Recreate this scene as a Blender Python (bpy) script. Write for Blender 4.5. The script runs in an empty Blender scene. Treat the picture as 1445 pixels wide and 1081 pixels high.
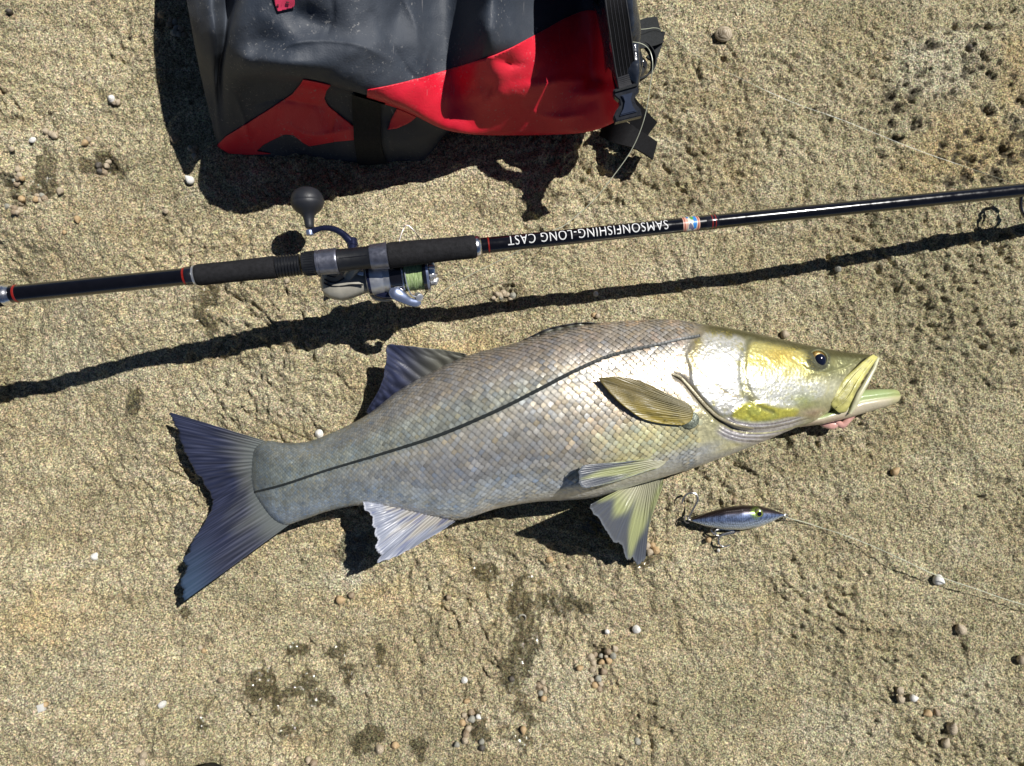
import bpy, bmesh, math, random
import numpy as np
from mathutils import Vector, Matrix
random.seed(7); rng = np.random.default_rng(7)
S = bpy.context.scene
C = S.collection

# ------------------------------------------------------------------ camera, sky, sun, exposure
H = 1.0                                    # camera height above the rock
cam = bpy.data.cameras.new('camera'); cam.sensor_width = 36; cam.lens = 36*H/1.445
cam.clip_start = 0.01; cam.clip_end = 500
co = bpy.data.objects.new('camera', cam); co.location = (0, 0, H); C.objects.link(co); S.camera = co

SX, SY = -0.60, -0.44                      # travel of the light per metre of fall
elev = math.atan2(1, math.hypot(SX, SY)); azim = math.atan2(-SX, -SY)   # azimuth clockwise from +Y
W_ = bpy.data.worlds.new('World'); S.world = W_; W_.use_nodes = True
nt = W_.node_tree; nt.nodes.clear()
sky = nt.nodes.new('ShaderNodeTexSky'); sky.sky_type = 'NISHITA'; sky.sun_disc = False
sky.air_density = .4; sky.dust_density = .1; sky.sun_elevation = elev; sky.sun_rotation = azim
bg = nt.nodes.new('ShaderNodeBackground'); bg.inputs[1].default_value = 0.05
wo = nt.nodes.new('ShaderNodeOutputWorld')
nt.links.new(sky.outputs[0], bg.inputs[0]); nt.links.new(bg.outputs[0], wo.inputs[0])
sun = bpy.data.lights.new('sun', 'SUN'); sun.energy = 5.0; sun.angle = math.radians(0.5); sun.color = (1, .97, .92)
so = bpy.data.objects.new('sun', sun); so.location = (1, 1, 3)
so.rotation_euler = Vector((SX, SY, -1)).to_track_quat('-Z', 'Y').to_euler(); C.objects.link(so)
S.view_settings.view_transform = 'Standard'; S.view_settings.look = 'None'
S.view_settings.gamma = 1; S.view_settings.use_curve_mapping = False
S.view_settings.exposure = 0.12
S.render.engine = 'CYCLES'; S.cycles.caustics_reflective = False; S.cycles.caustics_refractive = False

# ------------------------------------------------------------------ helpers
def P(u, v, z=0.0):
    """point at height z seen along the sight line of photo position (u, v); works on arrays"""
    k = (H - z)/H/1000.0
    return (u - 722.5)*k, -(v - 540.5)*k, z
def PV(u, v, z=0.0): return Vector(P(u, v, z))
def pxr(r, z): return r*(H - z)/H/1000.0

def _hash(ix, iy, seed):
    h = (ix*374761393 + iy*668265263 + seed*1442695041) & 0xffffffff
    h = ((h ^ (h >> 13))*1274126177) & 0xffffffff
    return (h ^ (h >> 16)) & 0xffffffff
def perlin(x, y, seed=0):
    x = np.asarray(x, float); y = np.asarray(y, float)
    x0 = np.floor(x).astype(np.int64); y0 = np.floor(y).astype(np.int64)
    fx = x - x0; fy = y - y0
    sx = fx*fx*fx*(fx*(fx*6-15)+10); sy = fy*fy*fy*(fy*(fy*6-15)+10)
    def g(ix, iy, dx, dy):
        a = _hash(ix, iy, seed)*(2*math.pi/4294967296.0)
        return np.cos(a)*dx + np.sin(a)*dy
    n00 = g(x0, y0, fx, fy); n10 = g(x0+1, y0, fx-1, fy)
    n01 = g(x0, y0+1, fx, fy-1); n11 = g(x0+1, y0+1, fx-1, fy-1)
    a = n00 + sx*(n10-n00); b = n01 + sx*(n11-n01)
    return (a + sy*(b-a))*1.5
def sstep(a, b, x):
    t = np.clip((x-a)/(b-a), 0, 1); return t*t*(3-2*t)
def pldist(u, v, pts):
    """distance to a polyline, and parameter along it (0..1)"""
    d = np.full(np.shape(u), 1e9); tt = np.zeros(np.shape(u)); n = len(pts)-1
    for i in range(n):
        (x0, y0), (x1, y1) = pts[i], pts[i+1]
        dx, dy = x1-x0, y1-y0; L = dx*dx+dy*dy + 1e-9
        t = np.clip(((u-x0)*dx + (v-y0)*dy)/L, 0, 1)
        e = np.hypot(u-x0-t*dx, v-y0-t*dy)
        m = e < d; d = np.where(m, e, d); tt = np.where(m, (i+t)/n, tt)
    return d, tt
def inpoly(u, v, pts):
    r = np.zeros(np.shape(u), bool); n = len(pts)
    for i in range(n):
        (x0, y0), (x1, y1) = pts[i], pts[(i+1) % n]
        c = ((y0 > v) != (y1 > v)) & (u < (x1-x0)*(v-y0)/((y1-y0) or 1e-9) + x0)
        r ^= c
    return r
def sdpoly(u, v, pts):
    d, _ = pldist(u, v, list(pts)+[pts[0]])
    return np.where(inpoly(u, v, pts), d, -d)          # positive inside
def smooth_poly(pts, k=2, closed=True):
    p = [tuple(q) for q in pts]
    for _ in range(k):
        o = []; n = len(p)
        for i in range(n if closed else n-1):
            a, b = p[i], p[(i+1) % n]
            o.append(tuple(.75*x+.25*y for x, y in zip(a, b))); o.append(tuple(.25*x+.75*y for x, y in zip(a, b)))
        if not closed: o = [p[0]] + o + [p[-1]]
        p = o
    return p
def catmull(pts, n):
    """resample a list of points (any dimension) to n points on a smooth curve"""
    p = np.asarray(pts, float); m = len(p)
    t = np.linspace(0, m-1, n); i = np.clip(np.floor(t).astype(int), 0, m-2); f = (t-i)[:, None]
    f = f.reshape((n,)+(1,)*(p.ndim-1))
    p0 = p[np.clip(i-1, 0, m-1)]; p1 = p[i]; p2 = p[i+1]; p3 = p[np.clip(i+2, 0, m-1)]
    return .5*((2*p1) + (-p0+p2)*f + (2*p0-5*p1+4*p2-p3)*f*f + (-p0+3*p1-3*p2+p3)*f**3)

def mesh_np(name, V, F, smooth=True, cols=None, attrs=None):
    me = bpy.data.meshes.new(name)
    V = np.asarray(V, np.float32); F = np.asarray(F, np.int32)
    me.vertices.add(len(V)); me.vertices.foreach_set('co', V.ravel())
    k = F.shape[1]
    me.loops.add(F.size); me.loops.foreach_set('vertex_index', F.ravel())
    me.polygons.add(len(F)); me.polygons.foreach_set('loop_start', np.arange(0, F.size, k, dtype=np.int32))
    me.update(calc_edges=True); me.validate()
    me.polygons.foreach_set('use_smooth', [smooth]*len(me.polygons))
    if cols is not None:
        a = me.attributes.new('col', 'FLOAT_COLOR', 'POINT')
        c = np.ones((len(V), 4), np.float32); c[:, :3] = cols; a.data.foreach_set('color', c.ravel())
    for n, x in (attrs or {}).items():
        a = me.attributes.new(n, 'FLOAT', 'POINT'); a.data.foreach_set('value', np.asarray(x, np.float32).ravel())
    return me
def gridfaces(nu, nv, closed_v=False):
    i = np.arange(nu-1)[:, None]; j = np.arange(nv if closed_v else nv-1)[None, :]
    j2 = (j+1) % nv
    return np.stack([i*nv+j, (i+1)*nv+j, (i+1)*nv+j2, i*nv+j2], -1).reshape(-1, 4)
def link(name, me, mat, parent=None, **tags):
    o = bpy.data.objects.new(name, me); C.objects.link(o)
    if mat is not None and len(me.materials) == 0: me.materials.append(mat)
    if parent is not None: o.parent = parent
    for k, v in tags.items(): o[k] = v
    return o
def recenter(o):
    """give a single-mesh thing its origin at its base"""
    me = o.data; n = len(me.vertices); a = np.empty(n*3, np.float32); me.vertices.foreach_get('co', a); a = a.reshape(-1, 3)
    c = np.array([a[:, 0].mean(), a[:, 1].mean(), a[:, 2].min()], np.float32); a -= c
    me.vertices.foreach_set('co', a.ravel()); me.update(); o.location = c
def thing(name, loc, label, category, group=None):
    o = bpy.data.objects.new(name, None); C.objects.link(o); o.empty_display_size = .02
    o['label'] = label; o['category'] = category
    if group: o['group'] = group
    return o       # kept at the world origin of its parts' coordinates until settle()
def settle(root, loc):
    """move the Empty to the thing's base while its parts stay where they are"""
    loc = Vector(loc)
    for ch in root.children: ch.location = ch.location - loc
    root.location = loc

class MB:
    def __init__(s): s.v = []; s.f = []
    def add(s, V, F):
        o = len(s.v); s.v += [tuple(map(float, p)) for p in V]; s.f += [tuple(int(i)+o for i in q) for q in F]; return s
    def tube(s, pts, rad, n=10, caps=True, flat=1.0):
        """tube along points, radius per point; flat scales the second axis"""
        pts = [Vector(p) for p in pts]; m = len(pts)
        if not hasattr(rad, '__len__'): rad = [rad]*m
        T = [(pts[min(i+1, m-1)]-pts[max(i-1, 0)]).normalized() for i in range(m)]
        up = Vector((0, 0, 1))
        if abs(T[0].dot(up)) > .95: up = Vector((1, 0, 0))
        N = (up - T[0]*up.dot(T[0])).normalized(); V = []
        for i in range(m):
            N = (N - T[i]*N.dot(T[i])).normalized(); B = T[i].cross(N)
            for k in range(n):
                a = 2*math.pi*k/n; V.append(pts[i] + N*(math.cos(a)*rad[i]*flat) + B*(math.sin(a)*rad[i]))
        F = [(i*n+k, i*n+(k+1) % n, (i+1)*n+(k+1) % n, (i+1)*n+k) for i in range(m-1) for k in range(n)]
        if caps:
            F.append(tuple(range(n))[::-1]); F.append(tuple((m-1)*n+k for k in range(n)))
        return s.add(V, F)
    def ribbon(s, pts, w, th, side):
        """flat strap: centre points, width, thickness, side vectors (one per point or one for all)"""
        pts = [Vector(p) for p in pts]; m = len(pts); V = []
        for i in range(m):
            T = (pts[min(i+1, m-1)]-pts[max(i-1, 0)]).normalized()
            sd = Vector(side[i] if isinstance(side, list) else side); sd = (sd - T*sd.dot(T)).normalized()
            N = T.cross(sd).normalized()
            ww = w[i] if isinstance(w, list) else w
            for a, b in ((-1, -1), (-1, 1), (1, 1), (1, -1)):
                V.append(pts[i] + sd*(a*ww/2) + N*(b*th/2))
        F = [(i*4+k, i*4+(k+1) % 4, (i+1)*4+(k+1) % 4, (i+1)*4+k) for i in range(m-1) for k in range(4)]
        F += [(3, 2, 1, 0), tuple((m-1)*4+k for k in range(4))]
        return s.add(V, F)
    def box(s, c, ax, ay, az):
        c = Vector(c); ax, ay, az = Vector(ax), Vector(ay), Vector(az)
        V = [c + ax*i + ay*j + az*k for i in (-1, 1) for j in (-1, 1) for k in (-1, 1)]
        return s.add(V, [(0, 1, 3, 2), (4, 6, 7, 5), (0, 4, 5, 1), (2, 3, 7, 6), (0, 2, 6, 4), (1, 5, 7, 3)])
    def build(s, name, mat, parent=None, smooth=True, bevel=0, **tags):
        me = bpy.data.meshes.new(name); me.from_pydata(s.v, [], s.f); me.validate()
        bm = bmesh.new(); bm.from_mesh(me); bmesh.ops.recalc_face_normals(bm, faces=bm.faces)
        if bevel: bmesh.ops.bevel(bm, geom=bm.edges[:], offset=bevel, segments=2, affect='EDGES', profile=.6)
        bm.to_mesh(me); bm.free()
        if smooth: 
            me.polygons.foreach_set('use_smooth', [True]*len(me.polygons)); me.set_sharp_from_angle(angle=math.radians(40))
        return link(name, me, mat, parent, **tags)
def lathe_mb(A, D, prof, n=40, mb=None, up=None):
    """profile [(distance along D from A, radius)]"""
    mb = mb or MB(); D = Vector(D).normalized(); A = Vector(A)
    up = Vector(up) if up else Vector((0, 0, 1)); N = (up - D*up.dot(D)).normalized(); B = D.cross(N)
    V = []
    for d, r in prof:
        for k in range(n):
            a = 2*math.pi*k/n; V.append(A + D*d + (N*math.cos(a) + B*math.sin(a))*max(r, 1e-5))
    m = len(prof)
    F = [(i*n+k, i*n+(k+1) % n, (i+1)*n+(k+1) % n, (i+1)*n+k) for i in range(m-1) for k in range(n)]
    F.append(tuple(range(n))[::-1]); F.append(tuple((m-1)*n+k for k in range(n)))
    return mb.add(V, F)

# ------------------------------------------------------------------ materials
def mat(name):
    m = bpy.data.materials.new(name); m.use_nodes = True; t = m.node_tree
    return m, t, t.nodes['Principled BSDF']
def N(t, kind, **kw):
    n = t.nodes.new(kind)
    for k, v in kw.items(): setattr(n, k, v)
    return n
def mixrgb(t, f, a, b, mode='MIX'):
    n = t.nodes.new('ShaderNodeMix'); n.data_type = 'RGBA'; n.blend_type = mode
    for s, x in ((0, f), (6, a), (7, b)):
        if hasattr(x, 'links'): t.links.new(x, n.inputs[s])
        else: n.inputs[s].default_value = x if s == 0 else tuple(x)+((1,) if len(x) == 3 else ())
    return n.outputs[2]
def ramp(t, src, stops):
    n = t.nodes.new('ShaderNodeValToRGB'); e = n.color_ramp.elements
    while len(e) < len(stops): e.new(.5)
    for i, (p, c) in enumerate(stops):
        e[i].position = p; e[i].color = (c, c, c, 1) if not hasattr(c, '__len__') else tuple(c)+(1,)
    t.links.new(src, n.inputs[0]); return n.outputs[0]
def noise(t, scale, detail=3, rough=.55, vec=None, dist=0):
    n = t.nodes.new('ShaderNodeTexNoise'); n.inputs['Scale'].default_value = scale
    n.inputs['Detail'].default_value = detail; n.inputs['Roughness'].default_value = rough
    n.inputs['Distortion'].default_value = dist
    if vec is None: vec = pos(t)
    t.links.new(vec, n.inputs['Vector']); return n.outputs[0]
def pos(t):
    for n in t.nodes:
        if n.bl_idname == 'ShaderNodeTexCoord': return n.outputs['Object']
    return t.nodes.new('ShaderNodeTexCoord').outputs['Object']
def attr(t, name, color=False):
    n = t.nodes.new('ShaderNodeAttribute'); n.attribute_name = name
    return n.outputs['Color'] if color else n.outputs['Fac']
def bump(t, b, src, strength, dist, prev=None):
    n = t.nodes.new('ShaderNodeBump'); n.inputs['Strength'].default_value = strength; n.inputs['Distance'].default_value = dist
    t.links.new(src, n.inputs['Height'])
    if prev: t.links.new(prev, n.inputs['Normal'])
    t.links.new(n.outputs[0], b.inputs['Normal']); return n.outputs[0]
def math_(t, op, a, b=None):
    n = t.nodes.new('ShaderNodeMath'); n.operation = op
    for i, x in enumerate((a, b)):
        if x is None: continue
        if hasattr(x, 'links'): t.links.new(x, n.inputs[i])
        else: n.inputs[i].default_value = x
    return n.outputs[0]
def simple(name, col, rough=.5, metal=0, spec=.5, var=.15, vscale=80, bumpd=0, bscale=600, coat=0):
    m, t, b = mat(name)
    n = noise(t, vscale, 4)
    lo = tuple(c*(1-var) for c in col); hi = tuple(min(1, c*(1+var)) for c in col)
    t.links.new(mixrgb(t, ramp(t, n, [(.3, 0), (.7, 1)]), lo, hi), b.inputs['Base Color'])
    r = ramp(t, noise(t, vscale*1.7, 3), [(.3, max(0, rough-.08)), (.7, min(1, rough+.08))]); t.links.new(r, b.inputs['Roughness'])
    b.inputs['Metallic'].default_value = metal; b.inputs['Specular IOR Level'].default_value = spec
    b.inputs['Coat Weight'].default_value = coat; b.inputs['Coat Roughness'].default_value = .05
    if bumpd: bump(t, b, noise(t, bscale, 2), 1, bumpd)
    return m

def rock_material():
    m, t, b = mat('sandstone'); v = pos(t)
    big = ramp(t, noise(t, 4.5, 4, .6), [(.32, 0), (.68, 1)])
    c = mixrgb(t, big, (.325, .265, .145), (.475, .415, .255))
    mid = ramp(t, noise(t, 26, 4, .6), [(.35, 0), (.65, 1)])
    c = mixrgb(t, math_(t, 'MULTIPLY', mid, .55), c, (.49, .43, .29))
    yel = ramp(t, noise(t, 11, 3, .6), [(.55, 0), (.72, 1)])
    c = mixrgb(t, math_(t, 'MULTIPLY', yel, .38), c, (.40, .29, .13))
    grn = ramp(t, noise(t, 8.3, 4, .65, dist=.6), [(.52, 0), (.75, 1)])
    c = mixrgb(t, math_(t, 'MULTIPLY', grn, .45), c, (.22, .21, .12))
    mp = N(t, 'ShaderNodeMapping'); mp.inputs['Rotation'].default_value = (0, 0, math.radians(-62)); mp.inputs['Scale'].default_value = (5, 22, 10); t.links.new(v, mp.inputs[0])
    st = ramp(t, noise(t, 1, 5, .65, vec=mp.outputs[0], dist=.8), [(.40, 0), (.66, 1)])
    c = mixrgb(t, math_(t, 'MULTIPLY', st, .55), c, (.225, .185, .105))
    mp2 = N(t, 'ShaderNodeMapping'); mp2.inputs['Rotation'].default_value = (0, 0, math.radians(-48)); mp2.inputs['Scale'].default_value = (9, 26, 10); mp2.inputs['Location'].default_value = (4, 2, 0); t.links.new(v, mp2.inputs[0])
    st2 = ramp(t, noise(t, 1, 4, .6, vec=mp2.outputs[0], dist=.5), [(.52, 0), (.70, 1)])
    c = mixrgb(t, math_(t, 'MULTIPLY', st2, .5), c, (.52, .47, .33))
    c = mixrgb(t, attr(t, 'lichen'), c, (.205, .190, .105))
    c = mixrgb(t, attr(t, 'pale'), c, (.50, .47, .34))
    c = mixrgb(t, attr(t, 'ochre'), c, (.50, .34, .12))
    # sand grains
    g1 = noise(t, 410, 2, .75); g2 = noise(t, 900, 1, .5)
    vo = N(t, 'ShaderNodeTexVoronoi'); vo.inputs['Scale'].default_value = 520; t.links.new(v, vo.inputs['Vector'])
    grain = ramp(t, g1, [(.30, .12), (.42, .62), (.53, 1.14), (.68, 2.15)])
    c = mixrgb(t, 1.0, c, grain, 'MULTIPLY')
    gc = N(t, 'ShaderNodeHueSaturation'); t.links.new(vo.outputs['Color'], gc.inputs['Color']); gc.inputs['Saturation'].default_value = .35
    gc.inputs['Value'].default_value = 1.5
    c = mixrgb(t, .42, c, mixrgb(t, 1.0, c, gc.outputs[0], 'MULTIPLY'))
    g3 = ramp(t, noise(t, 150, 3, .7), [(.30, .42), (.43, .92), (.6, 1.08), (.75, 1.25)])
    c = mixrgb(t, 1.0, c, g3, 'MULTIPLY')
    dark = ramp(t, noise(t, 260, 2, .6), [(.60, 0), (.67, 1)])
    c = mixrgb(t, math_(t, 'MULTIPLY', dark, .7), c, (.06, .05, .035))
    lite = ramp(t, g2, [(.66, 0), (.74, 1)])
    c = mixrgb(t, math_(t, 'MULTIPLY', lite, .6), c, (.72, .68, .55))
    c = mixrgb(t, attr(t, 'recess_shade'), c, (.045, .038, .028))  # painted shade: darkens the rock colour inside pits and cracks
    wet = attr(t, 'wet')
    c = mixrgb(t, math_(t, 'MULTIPLY', wet, .8), c, mixrgb(t, 1.0, c, (.26, .25, .19), 'MULTIPLY'))
    t.links.new(c, b.inputs['Base Color'])
    r = N(t, 'ShaderNodeMapRange'); t.links.new(wet, r.inputs[0]); r.inputs[3].default_value = .92; r.inputs[4].default_value = .07
    t.links.new(r.outputs[0], b.inputs['Roughness'])
    b.inputs['Specular IOR Level'].default_value = .35
    t.links.new(wet, b.inputs['Coat Weight']); b.inputs['Coat Roughness'].default_value = .06
    hmix = math_(t, 'ADD', math_(t, 'MULTIPLY', g1, 1.0), math_(t, 'MULTIPLY', noise(t, 150, 3, .7), 2.2))
    bump(t, b, hmix, .9, .0026)
    return m
M = {}
M['rock'] = rock_material()

# ------------------------------------------------------------------ the rock ground
G_CTRL = [(10, 560, -.050), (-150, 500, -.05), (250, 505, 0), (480, 455, .028), (700, 433, 0), (950, 405, -.022), (1150, 385, -.014),
          (1400, 325, .012), (468, 790, -.038), (590, 790, -.036), (700, 770, -.042), (250, 870, -.022), (900, 780, -.012), (1050, 740, 0), (1300, 800, 0),
          (700, 600, 0), (900, 580, 0), (1100, 560, 0), (450, 640, -.004), (560, 640, 0), (350, 620, -.01), (400, 200, 0), (700, 150, 0), (900, 200, 0),
          (1300, 150, .005), (100, 200, 0), (100, 1000, 0), (700, 1000, 0), (1300, 1000, 0), (1250, 560, 0), (-300, 540, -.03), (1800, 540, 0), (700, -400, 0), (700, 1500, 0)]
PITS = []
_r = random.Random(3)
for _ in range(190):                                   # the weathered patch, upper right
    a = _r.uniform(0, 2*math.pi); q = math.sqrt(_r.random())
    PITS.append((1352+q*math.cos(a)*105, 165+q*math.sin(a)*100 + 20*math.cos(a), min(8.5, 1.6+_r.expovariate(.42)), _r.uniform(.5, 1.8), _r.uniform(0, 3.1), .85))
for _ in range(240):
    PITS.append((_r.uniform(-40, 1480), _r.uniform(-40, 1120), _r.uniform(1.5, 3.6), _r.uniform(.5, 1.3), _r.uniform(0, 3.1), .35))
for _ in range(170):                                  # rougher right edge
    PITS.append((_r.uniform(1180, 1480), _r.uniform(380, 1100), _r.uniform(1.5, 4.0), _r.uniform(.6, 1.6), _r.uniform(.6, 1.4), .45))
for (u, v, r) in ((146, 232, 13), (55, 275, 11), (18, 285, 12), (5, 255, 12), (735, 868, 5), (1365, 68, 9), (715, 415, 15), (225, 35, 10), (848, 928, 14), (764, 974, 11), (283, 912, 8), (1420, 335, 8), (662, 1030, 10)):
    PITS.append((u, v, r, 1.0, 0, .55))
CRACKS = [([(0, 1030), (18, 1045), (30, 1062), (40, 1081)], 2.4, 5), ([(28, 1032), (45, 1045), (58, 1062), (62, 1081)], 2, 3.5),
          ([(150, 812), (158, 832), (162, 850), (172, 862)], 3, 3), ([(62, 998), (72, 1010), (78, 1022), (88, 1028)], 1.8, 2.5),
          ([(232, 990), (236, 1005), (220, 1020), (215, 1045), (208, 1075)], 2.2, 4), ([(72, 175), (88, 200), (98, 235), (110, 262)], 3, 3.5),
          ([(130, 115), (140, 135), (145, 160)], 3, 2.5), ([(1355, 890), (1360, 920), (1368, 945), (1400, 975)], 2.6, 3),
          ([(1320, 1010), (1330, 1030), (1352, 1062)], 2.2, 3), ([(1300, 965), (1315, 990)], 2.5, 4), ([(905, 940), (918, 985), (925, 1020)], 3, 3),
          ([(500, 950), (482, 975), (490, 1000)], 2.5, 3), ([(510, 990), (520, 1005)], 2.2, 3), ([(795, 868), (800, 900)], 2, 2),
          ([(865, 835), (880, 850)], 2.5, 3), ([(240, 560), (250, 575), (262, 580)], 2.6, 3), ([(165, 590), (172, 575), (195, 560)], 4, 2.5),
          ([(1140, 85), (1160, 60), (1200, 45)], 0, 0), ([(1330, 52), (1350, 42), (1395, 42), (1412, 40)], 3, 5), ([(960, 545), (960, 546)], 0, 0),
          ([(340, 1000), (345, 1030)], 2, 2.5), ([(700, 1010), (705, 1040)], 2, 3), ([(1060, 40), (1075, 60)], 3, 2)]
WET = [((146, 232), 40, 15), ((60, 250), 25, 26), ((8, 255), 15, 24), ((690, 820), 18, 14), ((735, 870), 26, 40), ((740, 920), 20, 45), ((720, 960), 26, 22), ((740, 1010), 28, 42), ((680, 1040), 20, 26),
       ((775, 855), 30, 22), ((470, 935), 17, 16), ((485, 960), 12, 24), ((425, 985), 30, 20), ((350, 985), 26, 24), ((385, 1000), 18, 16), ((530, 1035), 18, 15), ((505, 1055), 14, 18), ((590, 1060), 15, 26),
       ((290, 428), 20, 22), ((295, 455), 14, 18), ((283, 1035), 9, 14), ((250, 872), 8, 8), ((182, 565), 10, 24), ((530, 930), 8, 14), ((410, 925), 14, 8), ((490, 775), 26, 30), ((960, 620), 0, 0), ((225, 290), 0, 0),
       ((400, 1050), 18, 16), ((840, 745), 18, 20), ((830, 860), 30, 12), ((905, 790), 20, 14)]
def px_of(x, y, z=0):
    k = 1000*H/(H - z); return 722.5 + x*k, 540.5 - y*k
def coarse(u, v):
    u = np.asarray(u, float); v = np.asarray(v, float)
    num = np.zeros(u.shape); den = np.zeros(u.shape)
    for (a, b, g) in G_CTRL:
        w = np.exp(-((u-a)**2 + (v-b)**2)/(2*95.0**2)) + 1e-7
        num += w*g; den += w
    return num/(den + .02)
def ground_h(x, y, masks=False):
    x = np.asarray(x, float); y = np.asarray(y, float); u, v = px_of(x, y)
    h = coarse(u, v)
    # warp gives the layered, pushed-about look of the sandstone
    wx = x + .02*perlin(x*9, y*9, 11); wy = y + .02*perlin(x*9+31, y*9, 12)
    h = h + .0075*perlin(wx*5, wy*5, 1) + .0050*perlin(wx*13, wy*13, 2)
    rr = perlin(wx*17 - wy*6, wy*9 + wx*4, 3)              # streaked ridges running down to the right
    h = h - .0040*np.clip(1-np.abs(rr)*4.5, 0, 1)**2 * sstep(-.25, .5, perlin(x*3.1, y*3.1, 21))
    r2 = perlin(wx*38 - wy*14, wy*20 + wx*9, 4)
    h = h - .0022*np.clip(1-np.abs(r2)*3.5, 0, 1)**2 * sstep(-.2, .5, perlin(x*6.1, y*6.1, 22))
    vary = .48 + .90*sstep(-.35, .5, perlin(x*4.3+3, y*4.3, 25))           # smooth slabs and rough ones
    c1_ = np.abs(perlin(wx*30 + .5*wy*30, wy*24, 26)); c2_ = np.abs(perlin(wx*62, wy*50 + wx*14, 27)); c3_ = np.abs(perlin(x*115, y*100, 28))
    h = h - vary*(.0042*np.clip(1-c1_*3.2, 0, 1)**2*sstep(-.3, .3, perlin(x*11, y*11, 29)) + .0030*np.clip(1-c2_*2.8, 0, 1)**2*sstep(-.2, .4, perlin(x*19, y*19, 30)) + .0018*np.clip(1-c3_*2.6, 0, 1)**2)
    h = h + vary*(.0040*perlin(wx*34, wy*34, 5) + .0030*perlin(x*80, y*80, 6) + .0019*perlin(x*170, y*170, 7))
    tq = perlin(wx*7+5, wy*7, 35)*3.2; h = h + .0030*(sstep(.35, .65, tq-np.floor(tq)) - (tq-np.floor(tq)))   # broken ledges
    right = sstep(850, 1400, u); h = h + right*(.0012*perlin(x*95, y*60+x*40, 8) + .0009*perlin(x*190, y*130, 10)) + .0011*perlin(x*300, y*300, 9)
    recess_shade = np.zeros(u.shape)  # mask for the shade painted into pits and cracks
    if u.size > 200000 or masks:
        pass
    for (a, b, r, asp, th, al) in PITS:
        if u.size > 1000:
            R = r*3.4*max(asp, 1/asp)
            m = (np.abs(u-a) < R) & (np.abs(v-b) < R)
            if not m.any(): continue
            uu, vv = u[m]-a, v[m]-b
        else: m = ...; uu, vv = u-a, v-b
        c, s_ = math.cos(th), math.sin(th)
        p = (uu*c+vv*s_)/r*math.sqrt(asp); q = (-uu*s_+vv*c)/r/math.sqrt(asp)
        wob = .55*perlin(uu*.2+a, vv*.2+b, 13)
        d = np.hypot(p, q) + wob
        f = 1 - sstep(.45, 1.25, d)
        if m is ...: h = h - f*r*.00062*(.9 if al == .85 else 1)
        else:
            h[m] -= f*r*.00062*(1.25 if al == .85 else 1); recess_shade[m] = np.maximum(recess_shade[m], (1-sstep(.4, 1.1, d))*al)
    for pts, w, dep in CRACKS:
        if w == 0: continue
        a = np.array(pts)
        m = (u > a[:, 0].min()-20) & (u < a[:, 0].max()+20) & (v > a[:, 1].min()-20) & (v < a[:, 1].max()+20)
        if not np.any(m): continue
        if u.ndim == 0: continue
        d, _ = pldist(u[m]+5*perlin(u[m]*.09, v[m]*.09, 15), v[m]+5*perlin(u[m]*.09, v[m]*.09+9, 16), pts)
        h[m] -= dep*.001*(1-sstep(w*.3, w*1.6, d)); recess_shade[m] = np.maximum(recess_shade[m], .5*(1-sstep(w*.2, w*1.2, d)))
    if not masks: return h
    wet = np.zeros(u.shape)
    wn = perlin(x*16, y*16, 17)*.9 + perlin(x*42, y*42, 36)*.75 + perlin(x*95, y*95, 18)*.5
    for (c, a, b) in WET:
        if a == 0: continue
        d = np.hypot((u-c[0])/a, (v-c[1])/b)
        wet = np.maximum(wet, 1 - sstep(.74, .96, d + wn*.85))
    pn = perlin(x*20, y*20, 19)*.6
    def blob(c, a, b, lo=.4, hi=1.2): return 1 - sstep(lo, hi, np.hypot((u-c[0])/a, (v-c[1])/b) + pn)
    pale = np.maximum.reduce([blob((1320, 95), 75, 45)*.45, blob((490, 800), 22, 40)*.9, blob((470, 830), 30, 25)*.5, blob((1370, 990), 60, 45)*.35, blob((90, 930), 110, 60)*.2, blob((340, 140), 0.1, 0.1)*0,
                              blob((1180, 1030), 80, 50)*.3, blob((780, 940), 60, 60)*.3, blob((90, 500), 90, 90)*.25, blob((350, 560), 120, 60)*.25])
    ochre = np.maximum.reduce([blob((1370, 215), 95, 70)*.28, blob((1300, 240), 60, 40)*.2, blob((65, 880), 80, 50)*.2, blob((560, 850), 60, 30)*.25, blob((640, 500), 80, 40)*.25, blob((1430, 120), 40, 60)*.25])
    lich = np.clip(sstep(800, 1350, u + 160*perlin(x*6, y*6, 23))*.35 + .30*sstep(.1, .6, perlin(x*5+y*2, y*5, 24)), 0, .5)
    return h, wet, recess_shade, np.clip(pale, 0, 1), np.clip(ochre, 0, 1), lich
def gz(u, v):
    """ground height where the sight line of (u, v) meets it"""
    z = 0.0
    for _ in range(3):
        x, y, _z = P(u, v, z); z = float(ground_h(np.array([x]), np.array([y]))[0])
    return z
def axis(lo, hi, d, far):
    core = list(np.arange(lo, hi+d/2, d)); out = []; s = d; x = lo
    while x > -far: s *= 1.35; x -= s; out.append(x)
    out = out[::-1] + core; s = d; x = core[-1]
    while x < far: s *= 1.35; x += s; out.append(x)
    return np.array(out)
GX = axis(-.86, .86, .0018, 120); GY = axis(-.66, .68, .0018, 120)
X, Y = np.meshgrid(GX, GY, indexing='ij')
hz, wet, recess_shade, pale, ochre, lich = ground_h(X, Y, True)
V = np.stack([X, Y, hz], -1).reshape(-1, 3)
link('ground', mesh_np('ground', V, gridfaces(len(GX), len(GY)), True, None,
     {'wet': wet, 'recess_shade': recess_shade, 'pale': pale, 'ochre': ochre, 'lichen': lich}), M['rock'], kind='structure', label='pitted sandy beige sandstone rock shelf')
import time as _t

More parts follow.
